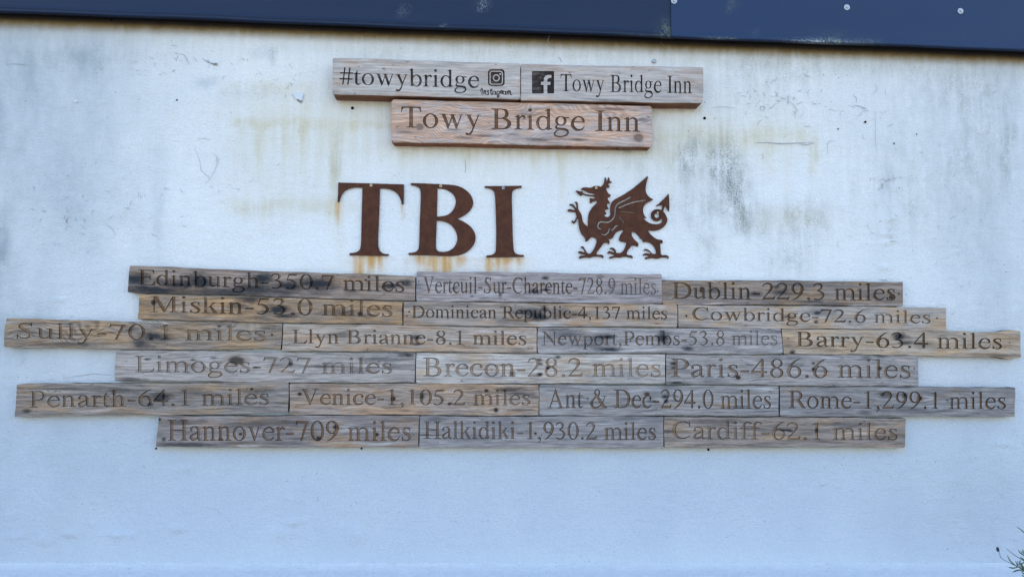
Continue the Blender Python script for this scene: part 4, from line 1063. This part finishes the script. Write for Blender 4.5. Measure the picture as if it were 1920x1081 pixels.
# --- the three name boards above
def rr(x0, y0, x1, y1, r, n=5):
    o = []
    for cx, cy, a0 in ((x1 - r, y1 - r, 0), (x0 + r, y1 - r, 90), (x0 + r, y0 + r, 180), (x1 - r, y0 + r, 270)):
        for k in range(n + 1):
            a = rad(a0 + 90 * k / n); o.append((cx + r * math.cos(a), cy + r * math.sin(a)))
    return o
def igx(p): return [(890 + x / 15.444, 120 + y / 15.444) for x, y in p]
def pen(pts, w, per=4):
    o, _ = S(*[(x, y, w) for x, y in pts], per=per); return (igx(o), [])
script = [pen(q, 31) for q in (
    [(212, 700), (220, 760), (212, 892)], [(272, 768), (266, 888)], [(268, 830), (302, 778), (322, 798), (316, 868), (345, 886)],
    [(412, 802), (394, 776), (372, 800), (396, 836), (406, 868), (382, 892), (354, 880)], [(480, 718), (468, 860), (500, 888), (530, 860)], [(440, 762), (522, 762)],
    [(606, 790), (598, 868), (628, 888), (650, 860)], [(716, 790), (716, 880), (690, 960), (655, 950), (668, 912), (752, 850)], [(752, 850), (762, 772), (796, 800), (790, 888)], [(790, 850), (800, 800), (838, 776)],
    [(906, 790), (898, 866), (924, 888)], [(948, 780), (942, 888)], [(944, 830), (974, 782), (994, 800), (988, 886)], [(990, 828), (1020, 782), (1040, 804), (1036, 864), (1060, 888), (1090, 876)])]
o_, _h = S((166, 800, 26), (172, 755, 20), (212, 706, 24), per=4); script.append((igx(o_), []))
for cx, cy in ((562, 838), (682, 832), (864, 838)):
    script.append((igx(El(cx, cy, 52, 56, 16)), [igx(El(cx, cy, 26, 32, 12))]))
icon = [(igx(rr(385, 155, 868, 640, 95)), [igx(rr(430, 203, 820, 605, 72))]), (igx(rr(462, 234, 788, 573, 46)), [igx(El(627, 407, 103, 103, 24)), igx(El(740, 297, 28, 28, 12))]), (igx(El(627, 407, 70, 70, 20)), [])]
def fbx(p): return [(960 + x / 5.0526, 90 + y / 5.0526) for x, y in p]
fsq = [(fbx(rr(189, 220, 399, 432, 8, 2)), [fbx([(300, 440), (300, 352), (274, 350), (274, 322), (300, 320), (303, 285), (318, 264), (345, 256), (373, 257), (373, 284), (348, 286), (336, 297), (334, 322), (366, 322), (363, 350), (334, 352), (334, 440)])])]

def top_board(quad, th, text, extra, label, grey, warm, wamt, seed, blobs, knots, fig, tint, lines, con, **kw):
    qs = [at(px, py, -th) for px, py in quad]
    mid = (sum(p[0] for p in qs) / 4, sum(p[1] for p in qs) / 4)
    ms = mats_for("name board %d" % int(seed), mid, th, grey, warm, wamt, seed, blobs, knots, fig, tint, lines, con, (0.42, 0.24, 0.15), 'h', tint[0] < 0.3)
    return board("name_board", quad, th, [text], extra, ms, label, UPPER, depth=0.004, **kw)
top_board([(624.1, 109.8), (974.7, 119.7), (975, 185), (624.1, 175.1)], 0.062, ("#towybridge", 636.6, 898.5, 158.3, 126.3, 165.2, 133.2), icon + script,
          "thick grey board with hashtag lettering and a small camera icon, left of the top pair", (0.43, 0.40, 0.375), (0.44, 0.36, 0.30), 0.4, 41.3,
          [(720, 129, 3, 1.5, .8), (665, 150, 18, 6, .3)], [], 0.0, (0.17, 0.135, 0.13), 0.75, 0.5, bev=0.0022)
top_board([(977.4, 120.7), (1318.2, 127.6), (1317.2, 191.9), (976.8, 187)], 0.062, ("Towy Bridge Inn", 1051, 1297.5, 171.1, 139, 175.1, 143), fsq,
          "thick grey board with a dark square letter f icon, right of the top pair", (0.42, 0.39, 0.37), (0.43, 0.35, 0.29), 0.4, 52.7,
          [(1140, 187, 30, 2, .4)], [], 0.0, (0.13, 0.105, 0.105), 0.55, 0.5, bev=0.0022)
top_board([(734.6, 187.4), (1222.2, 199.8), (1222.8, 274), (734.8, 265)], 0.048, ("Towy Bridge Inn", 752, 1200.5, 238.8, 200.2, 247.3, 209), [],
          "single orange-brown board with swirling grain and two knots beneath the top pair", (0.47, 0.395, 0.365), (0.56, 0.38, 0.275), 0.66, 63.9,
          [(1010, 262, 20, 2.5, .6), (1085, 262, 18, 2.5, .65), (905, 255, 24, 2, .6), (960, 252, 14, 2, .55), (1150, 204, 24, 2.5, .55), (850, 243, 10, 1.6, .6), (990, 215, 22, 2, .5), (770, 200, 16, 2, .5), (760, 248, 14, 2, .5), (1205, 225, 10, 3, .5), (870, 258, 18, 1.6, .5)], [(787, 238, 9, 8, .55), (1197, 258, 12, 10, .6)], 0.55, (0.40, 0.28, 0.22), 0.6, 0.7, round_=0.005, bev=0.003, nudge=0.0)

# ------------------------------------------------------------------ rusted steel letters and dragon
def screw_on(parent, O, px, py, yb, r, mat):
    x, z = at(px, py, yb)
    v, f = [], []
    lathe(v, f, (x - O[0], yb, z - O[1]), [(r, 0.0), (r, .0008), (r * 0.82, .0018), (r * 0.45, .0019)], 16)
    lathe(v, f, (x - O[0], yb, z - O[1]), [(r * 0.42, .0020), (r * 0.40, .0021)], 10)
    fm = [0] * (len(f) - 11) + [1] * 11
    mk("screw", v, f, [mat, M_HOLE], parent, fmat=fm)

def steel(name, polys, holes, conv, label, cat, screws, group=None, slits=(), y_back=-0.005, thick=0.0025):
    yf = y_back - thick
    toW = lambda q: [at(*conv(p), yf) for p in q]
    O_px = conv(polys[0][0])
    shp = []
    hs = [toW(soften(h)) for h in holes] + [toW(s) for s in slits]
    for p in polys: shp.append((toW(soften(p)), hs))
    allp = np.array([q for o, _ in shp for q in o])
    O = tuple((allp.min(0) + allp.max(0)) / 2)
    root = empty(name, (O[0], 0, O[1]))
    tag(root, label, cat, group)
    plate("steel_plate", shp, O, y_back, thick, root, [M_RUST, M_RUSTEDGE])
    for (px, py, r, m) in screws: screw_on(root, O, px, py, yf - 0.0001, r, m)
    # stand-off spacers that carry the plate on the wall
    for (px, py, r, m) in screws:
        x, z = at(px, py, y_back)
        v, f = [], []
        lathe(v, f, (x - O[0], -0.0, z - O[1]), [(r * 0.7, -0.002), (r * 0.7, -y_back - 0.0002)], 10)
        mk("spacer", v, f, M_BLACK, root)
    return root

LG = "rusted steel letters"
cT = lambda p: (625 + p[0] / 6.757, 330 + p[1] / 6.757)
cB = lambda p: (760 + p[0] / 6.757, 330 + p[1] / 6.757)
steel("steel_letter", [[(62, 82), (300, 88), (895, 105), (892, 357), (865, 357), (855, 300), (820, 230), (760, 180), (680, 156), (590, 155), (588, 300), (580, 500), (572, 700), (567, 850), (575, 920), (600, 960), (640, 983), (703, 988), (700, 1010), (205, 1003), (205, 975), (270, 970), (320, 950), (345, 910), (352, 800), (357, 550), (365, 300), (368, 145), (270, 141), (190, 160), (130, 200), (95, 260), (78, 328), (52, 328), (60, 200)]], [], cT,
      "rusted brown steel letter T on the white wall, first of three", "letter", [(625 + 478 / 6.757, 330 + 116 / 6.757, .0046, M_BRASS)], LG)
steel("steel_letter", [[(70, 88), (250, 93), (550, 107), (650, 118), (740, 155), (820, 220), (862, 310), (858, 380), (810, 450), (740, 505), (660, 540), (740, 575), (820, 630), (875, 700), (895, 770), (880, 850), (830, 920), (760, 975), (680, 1003), (550, 1015), (300, 1003), (40, 998), (42, 972), (110, 968), (155, 945), (175, 900), (182, 600), (190, 400), (197, 210), (185, 160), (150, 130), (110, 118), (70, 115)]],
      [[(408, 155), (480, 160), (550, 185), (610, 230), (642, 300), (635, 370), (600, 440), (550, 485), (480, 508), (400, 512)], [(398, 562), (480, 568), (560, 600), (620, 660), (655, 740), (660, 800), (640, 870), (590, 930), (520, 958), (430, 958), (395, 935), (385, 890)]], cB,
      "rusted brown steel letter B between the T and the I", "letter", [(760 + 448 / 6.757, 330 + 125 / 6.757, .0046, M_BRASS)], LG)
steel("steel_letter", [[(1005, 127), (1240, 125), (1475, 122), (1474, 147), (1400, 158), (1360, 185), (1348, 230), (1355, 500), (1362, 750), (1370, 930), (1390, 975), (1430, 995), (1502, 998), (1500, 1022), (1027, 1030), (1027, 1005), (1090, 1000), (1135, 975), (1150, 930), (1152, 700), (1145, 450), (1135, 220), (1115, 180), (1070, 155), (1005, 147)]], [], cB,
      "rusted brown steel letter I, nearest the dragon", "letter", [(760 + 1240 / 6.757, 330 + 150 / 6.757, .0046, M_ZINC)], LG)

q1 = lambda *p: [(1060 + x / 12.01, 325 + y / 12.01) for x, y in p]
q2 = lambda *p: [(1140 + x / 12.01, 325 + y / 12.01) for x, y in p]
q3 = lambda *p: [(1060 + x / 12.01, 400 + y / 12.01) for x, y in p]
q4 = lambda *p: [(1140 + x / 12.01, 400 + y / 12.01) for x, y in p]
dragon = (q1((345, 355), (390, 320), (450, 312), (510, 318), (590, 322), (625, 292), (680, 280), (740, 280), (800, 302), (850, 250), (880, 190), (885, 110), (897, 78), (918, 115), (930, 185), (950, 140), (975, 80), (995, 110), (1000, 170), (1020, 185), (1052, 180), (1035, 212), (985, 220), (972, 245), (975, 278), (1005, 282), (990, 315), (925, 325), (925, 365), (950, 425), (975, 460), (1005, 465), (1025, 495), (1010, 528), (960, 545), (950, 585), (985, 615), (1007, 672), (940, 680), (935, 725), (960, 755), (968, 803), (900, 815), (890, 850), (915, 880), (935, 912), (885, 925), (885, 960), (930, 985), (985, 975), (1020, 925), (1010, 850), (1012, 740), (1040, 655), (1100, 590))
 + q2((240, 540), (350, 480), (450, 415), (560, 340), (700, 225), (800, 140), (885, 60), (905, 70), (885, 150), (860, 240), (845, 350), (855, 420), (885, 485), (940, 540), (985, 565), (1022, 583), (1000, 605), (940, 630), (870, 670), (815, 725), (790, 790), (788, 850), (805, 920), (835, 970), (868, 1000))
 + q4((800, 108), (850, 165), (930, 215), (1020, 238), (1110, 240), (1180, 225), (1215, 185), (1226, 140), (1216, 102), (1180, 145), (1130, 172), (1090, 178), (1030, 160), (980, 110), (963, 45))
 + q2((975, 880), (1015, 830), (1080, 803), (1150, 805), (1205, 825), (1215, 790), (1228, 735), (1222, 712), (1170, 720), (1095, 738), (1085, 720), (1150, 680), (1230, 600), (1310, 520), (1367, 450), (1378, 560), (1383, 700), (1382, 820), (1368, 858), (1335, 815), (1315, 755), (1290, 738), (1275, 740), (1262, 790), (1245, 855), (1290, 905))
 + q4((1325, 84), (1342, 130), (1325, 210), (1270, 295), (1180, 360), (1060, 392), (960, 388), (895, 375), (930, 435), (1000, 510), (1090, 575), (1150, 590), (1205, 590), (1235, 620), (1232, 668), (1180, 672), (1172, 690), (1182, 760), (1188, 850), (1185, 905), (1215, 940), (1290, 932), (1340, 940), (1370, 970), (1362, 1020), (1345, 1022), (1335, 990), (1270, 990), (1200, 988), (1150, 1010), (1110, 1022), (1050, 1010), (1000, 1000), (930, 1010), (870, 1028), (835, 1025), (835, 990), (880, 975), (950, 972), (900, 950), (830, 935), (800, 952), (785, 935), (810, 900), (860, 890), (940, 905), (965, 895), (890, 840), (850, 830), (815, 842), (808, 820), (830, 797), (880, 800), (930, 830), (975, 880), (1000, 905), (1060, 912), (1085, 895), (1075, 820), (1045, 750), (990, 690), (920, 650), (825, 630), (815, 655), (775, 625), (790, 605), (740, 575), (690, 505), (630, 445), (580, 410), (540, 412), (530, 450), (545, 515), (590, 580), (650, 635), (685, 670), (690, 715), (665, 752), (630, 735), (580, 715), (530, 725), (490, 780), (440, 840), (418, 905), (440, 935), (520, 935), (560, 970), (553, 1010), (530, 1000), (470, 985), (390, 970), (330, 978), (270, 1000), (210, 985), (160, 985), (90, 1008), (30, 1012), (20, 990), (50, 965), (130, 955))
 + q3((1110, 935), (1060, 915), (985, 893), (955, 905), (945, 880), (975, 845), (1030, 850), (1090, 878), (1105, 860), (1060, 812), (1030, 800), (1000, 812), (1000, 785), (1040, 765), (1090, 772), (1130, 820))
 + q4((190, 885), (240, 890), (300, 885), (350, 835), (385, 770), (410, 690), (412, 655), (340, 640), (270, 625), (245, 590), (265, 510), (300, 450), (350, 390), (340, 368), (300, 372), (230, 400), (160, 450), (130, 520), (95, 565), (50, 582))
 + q3((965, 568), (995, 610), (1000, 660), (970, 705), (950, 665), (900, 655), (855, 670), (820, 735), (760, 810), (700, 885), (705, 920), (740, 930), (820, 922), (860, 955), (858, 1005), (840, 1002), (820, 980), (740, 970), (690, 965), (620, 975), (550, 1000), (490, 990), (430, 985), (360, 1005), (330, 1022), (310, 990), (320, 960), (360, 945), (450, 945), (440, 925), (380, 915), (320, 895), (295, 890), (285, 865), (310, 845), (350, 845), (410, 875), (440, 868), (425, 835), (390, 785), (350, 772), (350, 750), (375, 733), (410, 745), (445, 810), (480, 875), (520, 905), (570, 900), (620, 840), (665, 760), (695, 680), (710, 600), (690, 560), (650, 535), (600, 530), (560, 550), (530, 590), (490, 630), (440, 630), (455, 595), (455, 570), (430, 530), (370, 470), (330, 390), (305, 280), (295, 180), (290, 115), (262, 125), (240, 200), (190, 232), (145, 200), (145, 158), (165, 155), (180, 180), (215, 165), (235, 110), (260, 65))
 + q1((245, 940), (228, 870), (140, 862), (75, 862), (50, 840), (65, 805), (110, 800), (215, 830), (215, 800), (150, 725), (90, 722), (95, 695), (135, 680), (185, 695), (240, 785), (250, 760), (248, 690), (230, 660), (205, 655), (225, 635), (265, 640), (288, 680), (285, 780), (310, 840), (360, 910), (380, 1000))
 + q3((385, 160), (430, 240), (510, 298), (505, 200), (515, 100))
 + q1((510, 990), (530, 890), (580, 800), (650, 715), (720, 650), (712, 620), (670, 610), (620, 640), (575, 672), (555, 665), (552, 600), (552, 555), (600, 566), (650, 560), (676, 542), (668, 522), (600, 517), (500, 507), (400, 472), (385, 475), (370, 505), (320, 485), (270, 435), (232, 388), (260, 385), (330, 405), (395, 405), (395, 440), (450, 460), (530, 482), (610, 485), (660, 480), (655, 462), (600, 448), (530, 440), (480, 410), (430, 385), (360, 368)))
def slit(pts, w):
    o, _ = S(*[(x, y, w) for x, y in pts], per=4); return o
slits = [slit(q2((520, 520), (400, 595), (260, 660), (200, 710), (170, 770), (160, 850), (155, 930), (120, 1010), (60, 1068)) + q3((950, 195), (860, 190), (800, 188), (755, 215), (735, 270), (745, 320), (780, 343), (815, 340)), 2.2),
         slit(q2((240, 775), (360, 725), (500, 670), (650, 630), (850, 600)), 2.1), slit(q2((240, 855), (400, 864), (590, 885)), 1.4), slit(q2((240, 970), (300, 1030), (370, 1120)), 1.7),
         slit(q3((810, 450), (850, 475), (900, 478), (950, 445), (980, 400), (992, 350), (1015, 346)), 2.1), slit(q3((1045, 352), (1060, 382), (1095, 335), (1125, 300), (1160, 276), (1205, 270)), 2.2)]
hole = [(1140 + (1100 + 54 * math.cos(a)) / 12.01, 325 + (948 + 54 * math.sin(a)) / 12.01) for a in (2 * math.pi * k / 18 for k in range(18))]
steel("steel_dragon", [dragon], [hole], lambda p: p, "rusted steel heraldic dragon with raised claw and arrow-tipped tail, beside the letter I", "dragon emblem",
      [(1060 + 695 / 12.01, 325 + 325 / 12.01, .0042, M_BRASS), (1140 + 1120 / 12.01, 325 + 885 / 12.01, .0034, M_BRASS)], slits=slits)

# ------------------------------------------------------------------ lavender bush at the lower right, rooted in the ground before the plinth
def build_plant():
    YP = -0.30
    base = (1.90, -0.36, 0.0)
    root = empty("lavender_bush", base)
    tag(root, "dark green lavender bush reaching in at the lower right corner", "bush")
    sv, sf, lv, lf = [], [], [], []
    rel = lambda p: (p[0] - base[0], p[1] - base[1], p[2] - base[2])
    def W(X, Y, y=YP):
        x, z = at(1720 + X / 9.01, 961 + Y / 9.01, y); return (x, y, z)
    def leaf(pts, w):
        w *= 1.35
        A = crs(pts, 4); n = len(A)
        b = len(lv)
        for i, p in enumerate(A):
            k = i / (n - 1)
            ww = w * (0.35 + 0.65 * math.sin(math.pi * min(1, 0.15 + 0.75 * k))) * (1 - 0.75 * max(0, k - 0.75) * 4)
            t = A[min(i + 1, n - 1)] - A[max(i - 1, 0)]
            t = Vector(t).normalized(); s = t.cross(Vector((0.2, -1, 0.15))).normalized() * ww
            up = t.cross(s).normalized() * ww * 0.35
            p = Vector(rel(p))
            lv.extend([tuple(p - s + up), tuple(p), tuple(p + s + up)])
        for i in range(n - 1):
            a = b + i * 3
            lf.extend([(a, a + 1, a + 4, a + 3), (a + 1, a + 2, a + 5, a + 4)])
    def stem(pts, r0, r1):
        A = crs(pts, 5); n = len(A)
        tube(sv, sf, [rel(p) for p in A], [r0 + (r1 - r0) * i / (n - 1) for i in range(n)], 6)
    def head(p, d, ln):
        fv, ff = [], []
        r = random.Random(int(p[2] * 1e5))
        d = Vector(d).normalized()
        for k in range(10):
            q = Vector(p) + d * ln * (k / 9 - 0.5)
            a = r.uniform(0, 6.28)
            e = d.cross(Vector((math.cos(a), 1.3, math.sin(a)))).normalized()
            c = q + e * 0.0035
            b = len(fv)
            R_ = 0.0031 * (1.1 - abs(k / 9 - 0.45))
            for s in range(3):
                for u in range(5):
                    th = 2 * math.pi * u / 5
                    rr_ = R_ * (0.7, 1.0, 0.35)[s]
                    o2 = e.cross(d)
                    fv.append(rel(tuple(c + (d * (s - 1) * R_ * 1.4) + e * rr_ * math.cos(th) + o2 * rr_ * math.sin(th))))
            for s in range(2):
                for u in range(5):
                    w = (u + 1) % 5
                    ff.append((b + s * 5 + u, b + s * 5 + w, b + s * 5 + 5 + w, b + s * 5 + 5 + u))
            ff.append(tuple(b + 10 + u for u in range(5)))
        mk("flower_head", fv, ff, M_FLOWER, root)
    low = (1.84, -0.34, 0.45)
    # the sprigs that reach into the picture
    stem([base, low, W(1900, 1120), W(1800, 985), W(1740, 930), W(1700, 905)], .0035, .0012)
    stem([W(1740, 930), W(1600, 860), W(1500, 810), W(1415, 755), W(1390, 690), W(1380, 630)], .0009, .0006)
    head(W(1375, 605), Vector(W(1372, 580)) - Vector(W(1380, 640)), .008)
    stem([base, (1.86, -0.33, 0.5), W(2000, 990), W(1802, 810), W(1650, 715), W(1500, 598)], .0025, .0006)
    stem([base, (1.88, -0.33, 0.6), W(2050, 560), W(1802, 325), W(1730, 265), W(1678, 230)], .0025, .0007)
    for q, w in (([(1700, 915), (1600, 835), (1550, 770), (1518, 702)], .0016), ([(1690, 915), (1630, 928), (1580, 922), (1535, 914)], .0014), ([(1765, 962), (1700, 965), (1650, 982), (1606, 1000)], .0016),
                 ([(1745, 930), (1735, 880), (1738, 830), (1742, 785)], .0016), ([(1690, 905), (1680, 850), (1668, 820), (1655, 800)], .0012), ([(1700, 900), (1696, 850), (1700, 820), (1702, 795)], .0011), ([(1710, 905), (1712, 860), (1720, 830), (1728, 810)], .001),
                 ([(1830, 740), (1770, 690), (1730, 660), (1698, 605)], .0016), ([(1830, 810), (1790, 775), (1760, 755), (1735, 735)], .0013), ([(1820, 1045), (1795, 1020), (1775, 1000), (1755, 975)], .0014),
                 ([(1830, 860), (1800, 840), (1780, 845), (1750, 862)], .0014), ([(1840, 700), (1800, 650), (1780, 625), (1765, 612)], .0012), ([(1830, 720), (1790, 670), (1765, 650), (1745, 640)], .0011),
                 ([(1820, 960), (1800, 930), (1785, 905), (1770, 890)], .0014), ([(1800, 985), (1770, 965), (1752, 930), (1748, 900)], .0014), ([(1840, 1090), (1810, 1075), (1785, 1058), (1765, 1040)], .0013)):
        leaf([W(a, b, YP + 0.01 * ((a * 7) % 5 - 2) / 5) for a, b in q], w)
    r = random.Random(21)
    for i in range(64):
        a = r.uniform(0, 6.28); rad_ = 0.26 * math.sqrt(r.random())
        h = r.uniform(0.62, 0.98)
        tip = (base[0] + 0.17 + rad_ * math.cos(a), base[1] + 0.02 + 0.8 * rad_ * math.sin(a), h)
        if tip[1] > -0.18: tip = (tip[0], -0.18 - r.random() * 0.05, tip[2])
        lim = at(1950, 1000, tip[1])[0] + 0.03
        if tip[0] < lim: tip = (lim + r.random() * 0.15, tip[1], h)
        mid = (base[0] + (tip[0] - base[0]) * 0.35 + 0.02, base[1] + (tip[1] - base[1]) * 0.4, h * 0.55)
        stem([base, mid, tip], .0026, .0008)
        for k in range(22):
            s = 0.3 + 0.7 * k / 22
            p0_ = Vector(mid).lerp(Vector(tip), (s - 0.3) / 0.7)
            an = r.uniform(0, 6.28); ln = r.uniform(.02, .042)
            dr = Vector((math.cos(an), math.sin(an) * 0.8, r.uniform(0.3, 1.0))).normalized()
            if p0_.x + dr.x * ln < lim - 0.02: dr.x = abs(dr.x)
            leaf([tuple(p0_), tuple(p0_ + dr * ln * 0.5), tuple(p0_ + dr * ln + Vector((0, 0, -0.004)))], .0016)
        if i % 4 == 0:
            head((tip[0], tip[1], tip[2] + 0.02), (0.1, 0, 1), .03)
    mk("stem", sv, sf, M_STEM, root)
    o = mk("foliage", lv, lf, M_LEAF, root)
build_plant()
